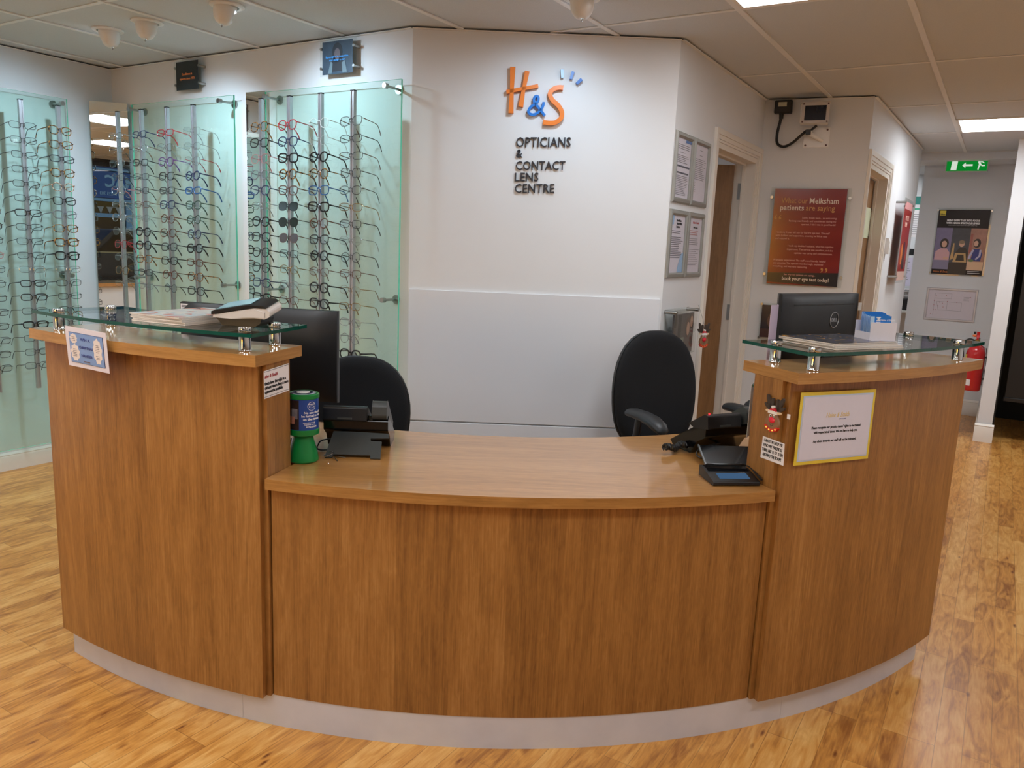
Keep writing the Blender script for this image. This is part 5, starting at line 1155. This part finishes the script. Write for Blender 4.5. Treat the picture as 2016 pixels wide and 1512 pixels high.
# leaflet holder and leaflets
hx, hy, hr = 1.085, 2.372, radians(8)
t = thing('leaflet_holder', 'white card leaflet holder on the right glass shelf', 'leaflet holder', (hx, hy, SH), hr)
WC = pmat('holder_white', (222, 220, 228), .45, noise=.01)
MB().box(0, .085, -.001, .001, 0, .072).box(0, .085, .080, .082, 0, .072).box(.083, .085, .001, .080, 0, .072).box(0, .002, .001, .080, 0, .040).box(.002, .083, .001, .080, 0, .002).prism([(0, .040), (.018, .040), (.026, .072), (.0, .072)], -.0012, -.0011, 'y').build('box', WC, t)
MB().box(.0, .085, -.0135, -.0015, 0, .018).build('front_ledge', WC, t, bev=.001)
BLF = pmat('leaflet_blue', (20, 120, 206), .4, noise=.03); BLP = pmat('leaflet_pale', (176, 206, 232), .4, noise=.03)
Ml = Matrix.Rotation(hr, 4, 'Z')
for i in range(8):
    p = Ml @ Vector((.004 if i < 5 else .012, .010+i*.0085, 0))
    o = thing('leaflet', ORD[7-i].replace('topmost', 'rearmost')+' blue leaflet standing in the white holder' if i < 7 else 'rearmost blue leaflet standing in the white holder', 'leaflet', (hx+p.x, hy+p.y, SH+.003), hr, 'blue leaflets in the white holder')
    o['label'] = ['frontmost', 'second', 'third', 'fourth', 'fifth', 'sixth', 'seventh', 'rearmost'][i] + (' blue leaflet from the front' if 0 < i < 7 else ' blue leaflet') + ' in the white holder'
    o.rotation_euler.x = radians(-3)
    MB().box(0, .070, -.0006, .0006, 0, .088+.0012*i).build('sheet', BLF, o); MB().box(0, .014, -.0012, -.0007, .03, .086+.0012*i).build('pale_strip', BLP, o)
    if i == 0:
        text(o, 'lettering', 'ME', .020, 0, 0, WT, 0, M=Matrix.Translation((.020, -.0008, .086)) @ Matrix.Rotation(radians(90), 4, 'Y'), bold=.0004); text(o, 'lettering', 'Haine & Smith', .0085, .032, .073, WT, -.0008, shear=.3)
t = thing('white_card', 'small white folded card by the right monitor on the glass shelf', 'card', (1.00, 2.50, SH+.0), radians(20)); MB().prism([(0, 0), (.012, .014), (.013, .014), (.026, 0), (.025, 0), (.0125, .013), (.001, 0)], -.03, .03, 'x').build('sheet', PAPER, t)

# ------------------------------------------------------------------ notices stuck to the counter
def tangent(r, deg, z, name, label, cat='notice'):
    a = radians(deg); p = pol(r, deg, z); return thing(name, label, cat, p, a)
t = tangent(2.4560, -27.15, 1.020, 'tent_sign', 'blue and white prize draw sign hanging on the front edge of the left counter')
t.rotation_euler = (radians(5), radians(2.5), radians(-27.15+2)); t.scale = (1.13, 1, 1)
card(t, 'card', -.076, .076, 0, .117, pmat('sign_card', (226, 220, 228), .5, noise=.01), -.001)
card(t, 'border', -.0625, .064, .013, .102, pmat('sign_navy', (52, 62, 110), .5), -.0024, .0004); card(t, 'print', -.0612, .0627, .0143, .1007, pmat('sign_blue', (128, 158, 206), .5, noise=.03), -.003, .0005)
def blob(cx, cz, rx, rz, n=14): 
    return [(cx+rx*(1+.10*sin(9*a))*cos(a), cz+rz*(1+.06*sin(9*a))*sin(a)) for a in [2*pi*i/64 for i in range(64)]]
mb = MB(); y = -.0036
for p in (blob(-.045, .084, .013, .014), blob(-.043, .043, .016, .024), blob(.042, .058, .0155, .036)): shape(MB(), p, y, .0004).build('cloud_shape', pmat('sign_cream', (232, 222, 216), .5), t)
NV = pmat('sign_text_navy', (70, 84, 146), .5); BN = pmat('sign_text_brown', (110, 100, 112), .5)
text(t, 'lettering', 'WIN A', .0115, 0-.002, .081, NV, y-.0002, 'CENTER', bold=.0003); text(t, 'lettering', 'CHRISTMAS', .0100, -.001, .058, NV, y-.0002, 'CENTER', bold=.0003); text(t, 'lettering', 'HAMPER', .0110, 0, .034, NV, y-.0002, 'CENTER', bold=.0003)
mb = MB(); y -= .0006
for cx, z, n, w2 in ((-.045, .089, 3, .008), (-.043, .054, 5, .009), (.042, .076, 5, .008), (.042, .045, 2, .007), (.042, .036, 1, .009)):
    for i in range(n): mb.box(cx-w2*random.uniform(.6, 1), cx+w2*random.uniform(.6, 1), y-.0003, y, z-.005*i-.0012, z-.005*i)
mb.box(-.012, .010, y-.0003, y, .019, .0225); mb.build('small_print', BN, t)

t = tangent(2.4095, 26.3, .863, 'counter_notice', 'white notice with a yellow border on the front of the right counter unit')
def fit(pxy, org, W_):   # helper kept for notices lying in a vertical plane
    d = F_ + R_*((pxy[0]-1008)/FPX) - U_*((pxy[1]-756)/FPX); k = (org).dot(W_.y)/d.dot(W_.y); q = d*k; return (q-org).dot(W_.x), q.z+EYE
Wn = Wall(pol(2.4095, 26.3), pol(2.4095, 26.3)+Vector((cos(radians(26.3)), sin(radians(26.3)), 0)))
C4 = [fit(p, Wn.p, Wn) for p in ((1561.5, 917), (1708, 902.5), (1725, 766), (1577.5, 773))]
C4 = [(a, b-.863) for a, b in C4]
def quadprism(mb, q, y, tk=.0008, mi=0): mb.prism(list(q)[::-1], y-tk, y, 'y', mi); return mb
def inset(q, s):
    c = (sum(p[0] for p in q)/4, sum(p[1] for p in q)/4); wq = abs(q[1][0]-q[0][0]); hq = abs(q[3][1]-q[0][1])
    return [(c[0]+(p[0]-c[0])*(1-2*s/wq), c[1]+(p[1]-c[1])*(1-2*s/hq)) for p in q]
quadprism(MB(), C4, 0).build('sheet', pmat('notice_yellow', (222, 196, 62), .25, noise=.02), t); quadprism(MB(), inset(C4, .010), -.001).build('inner_border', pmat('notice_pale_blue', (190, 204, 222), .3), t); quadprism(MB(), inset(C4, .0145), -.002).build('print_area', pmat('notice_white', (214, 212, 226), .25, noise=.01), t)
cx = sum(p[0] for p in C4)/4; y = -.0030; sl = (C4[1][1]-C4[0][1])/(C4[1][0]-C4[0][0])
def ntext(s_, size, z, m, **kw):
    o = text(t, kw.pop('name', 'lettering'), s_, size, cx+kw.pop('dx', 0), z, m, y, 'CENTER', **kw)
    for v in o.data.vertices: v.co.z += (v.co.x-cx)*sl
zc = sum(p[1] for p in C4)/4
ntext('Haine & Smith', .020, zc+.030, pmat('notice_gold', (216, 190, 120), .5), name='logo_lettering', shear=.3, sx=.8); ntext('OPTICIANS', .0045, zc+.022, NV, name='logo_lettering', dx=.02, sp=1.4)
ntext("Please recognise our practice teams' rights to be treated", .0105, zc-.002, INK, bold=.0002, sx=.82); ntext('with respect at all times. We are here to help you.', .0105, zc-.016, INK, bold=.0002, sx=.82); ntext('Any abuse towards our staff will not be tolerated.', .0105, zc-.042, INK, bold=.0002, sx=.82)
# things on the side panel of the right unit
pa = pol(2.3835, 21.15-.35); pb = pol(2.262, 21.15-.35); Ws = Wall(pb, pa)
def fs(p): return fit(p, Ws.p, Ws)
c0 = fs((1530, 815)); 
zb = fs((1523, 850))[1]; zt = fs((1535, 780))[1]; s_ = (zt-zb)/.118
t = on(Ws, 'reindeer_ornament', 'painted wooden reindeer ornament with a red nose on the right counter side panel', 'ornament', fs((1526, 830))[0]*.0+ (fs((1507, 830))[0]+fs((1547, 830))[0])/2, zb, .004); reindeer(t, s_); t.scale = (1.35, 1, 1)
q = [fs(p) for p in ((1498, 900), (1543, 917), (1545.5, 874), (1503, 858))]; u0 = sum(p[0] for p in q)/4; zz = q[0][1]
t = on(Ws, 'counter_notice', 'small white finding-game notice under the reindeer on the side panel', 'notice', u0, zz, .001)
q = [(a-u0, b-zz) for a, b in q]; quadprism(MB(), q, 0).build('sheet', PAPER, t)
hq = (q[3][1]-q[0][1]); wq = q[1][0]-q[0][0]; sl = (q[1][1]-q[0][1])/wq; sl2 = (q[2][1]-q[3][1])/(q[2][0]-q[3][0])
for i, s2 in enumerate(('CAN YOU HELP ME', 'FIND MY FRIENDS?', 'THERE ARE 11 OF THEM', 'AROUND THE ROOM!')):
    o = text(t, 'lettering', s2, .0135, 0, (q[0][1]+q[1][1])/2+hq*(.78-.215*i), INK, -.0015, 'CENTER')
    wd = max(v.co.x for v in o.data.vertices)-min(v.co.x for v in o.data.vertices)
    for v in o.data.vertices: v.co.x *= wq*(.80 if i != 2 else .90)/wd; v.co.z += v.co.x*sl
q = [fs(p) for p in ((1550, 824), (1556, 826), (1557, 816.5), (1551, 815))]; u0 = q[0][0]
t = on(Ws, 'price_tag', 'tiny white tag beside the reindeer on the side panel', 'tag', u0, q[0][1], .001); quadprism(MB(), [(a-u0, b-q[0][1]) for a, b in q], 0).build('sheet', PAPER, t)
# notice on the side panel of the left unit
pa = pol(2.3835, -14.25+.35); pb = pol(2.262, -14.25+.35); Ws = Wall(pa, pb)
q = [fit(p, Ws.p, Ws) for p in ((519, 785.5), (567.5, 768.5), (566.5, 715), (517.5, 731))]
t = on(Ws, 'counter_notice', 'white patients rights notice taped to the left unit side panel under the counter top', 'notice', q[0][0], q[0][1], .002); o_ = q[0]; q = [(a-o_[0], b-o_[1]) for a, b in q]
quadprism(MB(), q, 0).build('sheet', PAPER, t); wq = q[1][0]; sl = q[1][1]/wq
for q0, q1 in (((0, .0045), (wq, .0045+q[1][1])), ((q[3][0], q[3][1]-.003), (q[2][0], q[2][1]-.003))):
    mb = MB(); stroke(mb, [q0, q1], .001, -.0014, -.0010); mb.build('rule_line', INK, t)
for s2, z_, m_, nm, w2 in (('aine & Smith', .055, REDTX, 'logo_lettering', .52), ('tients have the right to a', .036, INK, 'lettering', .86), ('ctitioner where there is more', .0245, INK, 'lettering', .96), ('optometrist available.', .013, INK, 'lettering', .74)):
    o = text(t, nm, s2, .013, .001, z_*q[3][1]/.075, m_, -.0015, shear=.3 if m_ is REDTX else 0, bold=.0002); xm = max(v.co.x for v in o.data.vertices)
    for v in o.data.vertices: v.co.x *= wq*w2/xm; v.co.z += v.co.x*sl

# ------------------------------------------------------------------ chairs
def chair(x, y, rz, ztop, label, w_=.46, armz=.70):
    t = thing('office_chair', label, 'chair', (x, y, 0), rz, 'black office chairs behind the desk')
    zb = .49; h = ztop-zb
    out = []
    for i in range(40):
        a = 2*pi*i/40; c, s = cos(a), sin(a); n_ = 2.7; r = (abs(c)**n_+abs(s)**n_)**(-1/n_)
        xx, zz = r*c, r*s; tp = 1-.13*max(0, zz)**1.5-.03*max(0, -zz)**2; out.append((xx*w_/2*tp, zb+h/2+zz*h/2))
    cz = zb+h/2
    def ring(sc, yy): return [(px_*sc, .18+yy+.05*((z-cz)/h)*-0.0+.04*((z-zb)/h), cz+(z-cz)*(1-(1-sc)*w_/h)) for px_, z in out]
    MB().rings([ring(.55, -.040), ring(.80, -.042), ring(.93, -.036), ring(.985, -.024), ring(1.0, -.008), ring(.985, .0)]).build('backrest', FABRIC, t)
    MB().rings([ring(1.0, .0005), ring(1.015, .006), ring(1.0, .018), ring(.85, .030), ring(.5, .036)]).build('back_shell', pmat('chair_shell', (30, 31, 33), .5, noise=.03), t)
    mb = MB(); rg = []
    for sc, zz in ((.80, .445), (.97, .450), (1.0, .47), (.98, .495), (.90, .508), (.6, .512)):
        rg.append([(v[0]*sc, v[1]*sc-.06, zz) for v in sup(.245, .235, 3.4, 36)])
    mb.rings(rg).build('seat', FABRIC, t)
    MB().box(-.03, .03, .10, .22, .425, .445).box(-.03, .03, .205, .235, .43, .75).build('back_bar', BLACKP, t, bev=.006)
    for sx in (-1, 1):
        pad = MB(); rg = []
        for i, (yy, zz, ww, th) in enumerate(((.045, -.008, .016, .010), (.035, -.002, .030, .016), (.0, .002, .036, .018), (-.08, .003, .038, .019), (-.15, -.004, .040, .020), (-.20, -.018, .036, .020), (-.228, -.030, .026, .016), (-.238, -.036, .012, .009))):
            rg.append([(sx*.265+ww*cos(a)*1.05, yy*.92-.04, armz+zz+th*1.15*sin(a)) for a in [2*pi*k_/16 for k_ in range(16)]])
        ar = pad.rings(rg).build('armrest', RUBBERP, t)
        MB().tube(sm3([(sx*.262, -.07, armz-.01), (sx*.268, -.068, armz-.08), (sx*.275, -.06, .55), (sx*.262, -.05, .44), (sx*.12, -.05, .43)]), .017, 10, flat=(.7, 1.25)).build('arm_post', BLACKP, ar)
    MB().lathe([(.026, .12), (.026, .30), (.016, .30), (.016, .435)], 16).build('gas_column', BLACKP, t)
    MB().lathe([(.05, .07), (.05, .11), (.03, .125)], 18).build('hub', BLACKP, t)
    for k_ in range(5):
        a = 2*pi*k_/5+.3; l = MB().tube([(.04*cos(a), .04*sin(a), .095), (.17*cos(a), .17*sin(a), .088), (.29*cos(a), .29*sin(a), .072)], [.024, .020, .015], 8, flat=(1, .7)).build('leg', BLACKP, t)
        MB().lathe([(.0, -.022), (.022, -.022), (.026, -.012), (.026, .012), (.022, .022), (.0, .022)], 14, M=Matrix.Translation((.29*cos(a), .29*sin(a), .028)) @ Matrix.Rotation(a, 4, 'Z') @ Matrix.Rotation(radians(90), 4, 'X')).build('caster', BLACKG, l)
    return t
chair(.757, 3.43, radians(25), 1.052, 'black fabric office chair with armrests, turned, in front of the white wall', .45, .728)
chair(-.655, 2.98, radians(-6), .938, 'low black office chair behind the wide left monitor', .43, .66)
chair(1.51, 3.66, radians(-55), 1.02, 'black office chair mostly hidden behind the right counter unit, one armrest showing', .46, .71)

# ------------------------------------------------------------------ behind the viewer: shop front and street, seen in the corner mirror
SF = pmat('shopfront_frame', (40, 44, 52), .4, noise=.03)
struct(MB().box(-4.9, 3.0, -3.36, -3.26, 0, .42, 0, Mg).build('wall_front_riser', WALLP)); struct(MB().box(-4.9, 3.0, -3.36, -3.26, 2.34, CEIL+.8, 0, Mg).build('wall_front_head', SF))
mb = MB()
for r in (-4.9, -3.5, -1.9, .0, 1.6, 2.94): mb.box(r-.03, r+.03, -3.35, -3.27, .42, 2.34, 0, Mg)
mb.box(-4.9, 3.0, -3.35, -3.27, .42, .47, 0, Mg); mb.box(-4.9, 3.0, -3.35, -3.27, 2.29, 2.34, 0, Mg)
wn = struct(mb.build('window_1', SF)); MB().box(-4.87, 2.97, -3.312, -3.306, .47, 2.29, 0, Mg).build('pane', ACRYL, wn)
t = thing('display_bench', 'oak display bench by the shop window behind the viewer', 'bench', G(-.9, -2.5), atan2(GR.y, GR.x))
MB().box(-1.0, 1.0, -.3, .3, .68, .72).build('top', OAKTOP, t, uv=lambda c, n, k: (c.y, c.x)); MB().box(-.95, .95, -.25, .25, 0, .68).build('cabinet', WALLP, t)
struct(MB().box(-30, 40, -40, -3.4, -.06, -.02, 0, Mg).build('ground_street', pmat('asphalt', (70, 72, 78), .8, noise=.2, nscale=6)))
bd = thing('shop_building', 'blue fronted shop across the street, seen only in the corner mirror', 'building', G(6.86, -14.2), atan2(-GR.y, -GR.x))
MB().box(-7, 7, 0, 3, 0, 6.5).build('facade', pmat('blue_facade', (28, 62, 120), .5, noise=.05, nscale=2), bd)
MB().box(-4, 4, -.12, -.01, 2.30, 3.05).build('fascia', pmat('fascia_blue', (20, 84, 170), .4, noise=.03), bd)
MB().box(-4.1, 4.1, -.16, -.01, 2.20, 2.28).box(-4.1, 4.1, -.16, -.01, 3.07, 3.12).build('moulding', pmat('pale_blue_paint', (130, 170, 220), .5), bd)
PB = pmat('pale_blue_paint', (130, 170, 220), .5); LBL = pmat('sign_pale_lettering', (150, 190, 235), .5)
text(bd, 'sign_lettering', 'MAC', .46, -.72, 2.62, LBL, -.13, bold=.012); text(bd, 'sign_lettering', 'Tel: 01225 703', .125, -.32, 2.38, LBL, -.13, bold=.003)
mb = MB()
for x0 in (-.6, .75, -2.6, 2.4): mb.box(x0, x0+.18, -.06, -.01, .3, 2.2)
mb.box(-.42, 3.0, -.05, -.01, 1.75, 1.86).box(-2.5, -.6, -.05, -.01, 1.75, 1.86).box(-4, 4, -.05, -.01, .3, .5); wf = mb.build('window', PB, bd)
MB().box(-4, 4, -.009, -.002, .5, 2.2).build('pane', pmat('dark_window', (14, 20, 30), .05), wf)
mb = MB()
for i in range(12): mb.prism([(-.3+i*.28, 2.05), (-.1+i*.28, 2.05), (-.2+i*.28, 1.85)][::-1], -.022, -.018, 'y')
mb.build('bunting', pmat('bunting_pale', (176, 170, 178), .7, noise=.2, nscale=9), bd)
t = thing('car', 'dark blue car parked outside, seen only in the corner mirror', 'car', G(3.1, -8.6, -.02), atan2(-GR.y, -GR.x))
CB = pmat('car_blue', (18, 30, 58), .25, noise=.05, coat=.5)
MB().prism([(-2.1, .30), (2.1, .30), (2.15, .62), (1.9, .80), (1.1, .92), (-1.75, .98), (-2.1, .88)], -.85, .85, 'y').build('body', CB, t, bev=.06)
MB().prism([(-1.75, .97), (1.15, .91), (.55, 1.42), (-1.1, 1.46), (-1.6, 1.20)], -.75, .75, 'y').build('cabin', CB, t, bev=.05)
MB().prism([(-1.5, 1.0), (.95, .96), (.48, 1.36), (-1.05, 1.38)], -.762, -.752, 'y').build('side_window', pmat('car_glass', (8, 12, 18), .05), t)
for x_ in (-1.3, 1.35):
    for y_ in (-.80, .80): MB().lathe([(0, -.1), (.30, -.1), (.32, -.08), (.32, .08), (.30, .1), (0, .1)], 24, M=Matrix.Translation((x_, y_, .33)) @ Matrix.Rotation(radians(90), 4, 'X')).build('wheel', BLACKP, t)
MB().box(-1.7, 1.1, -.765, -.755, .955, .975).build('trim_strip', STEEL, t)
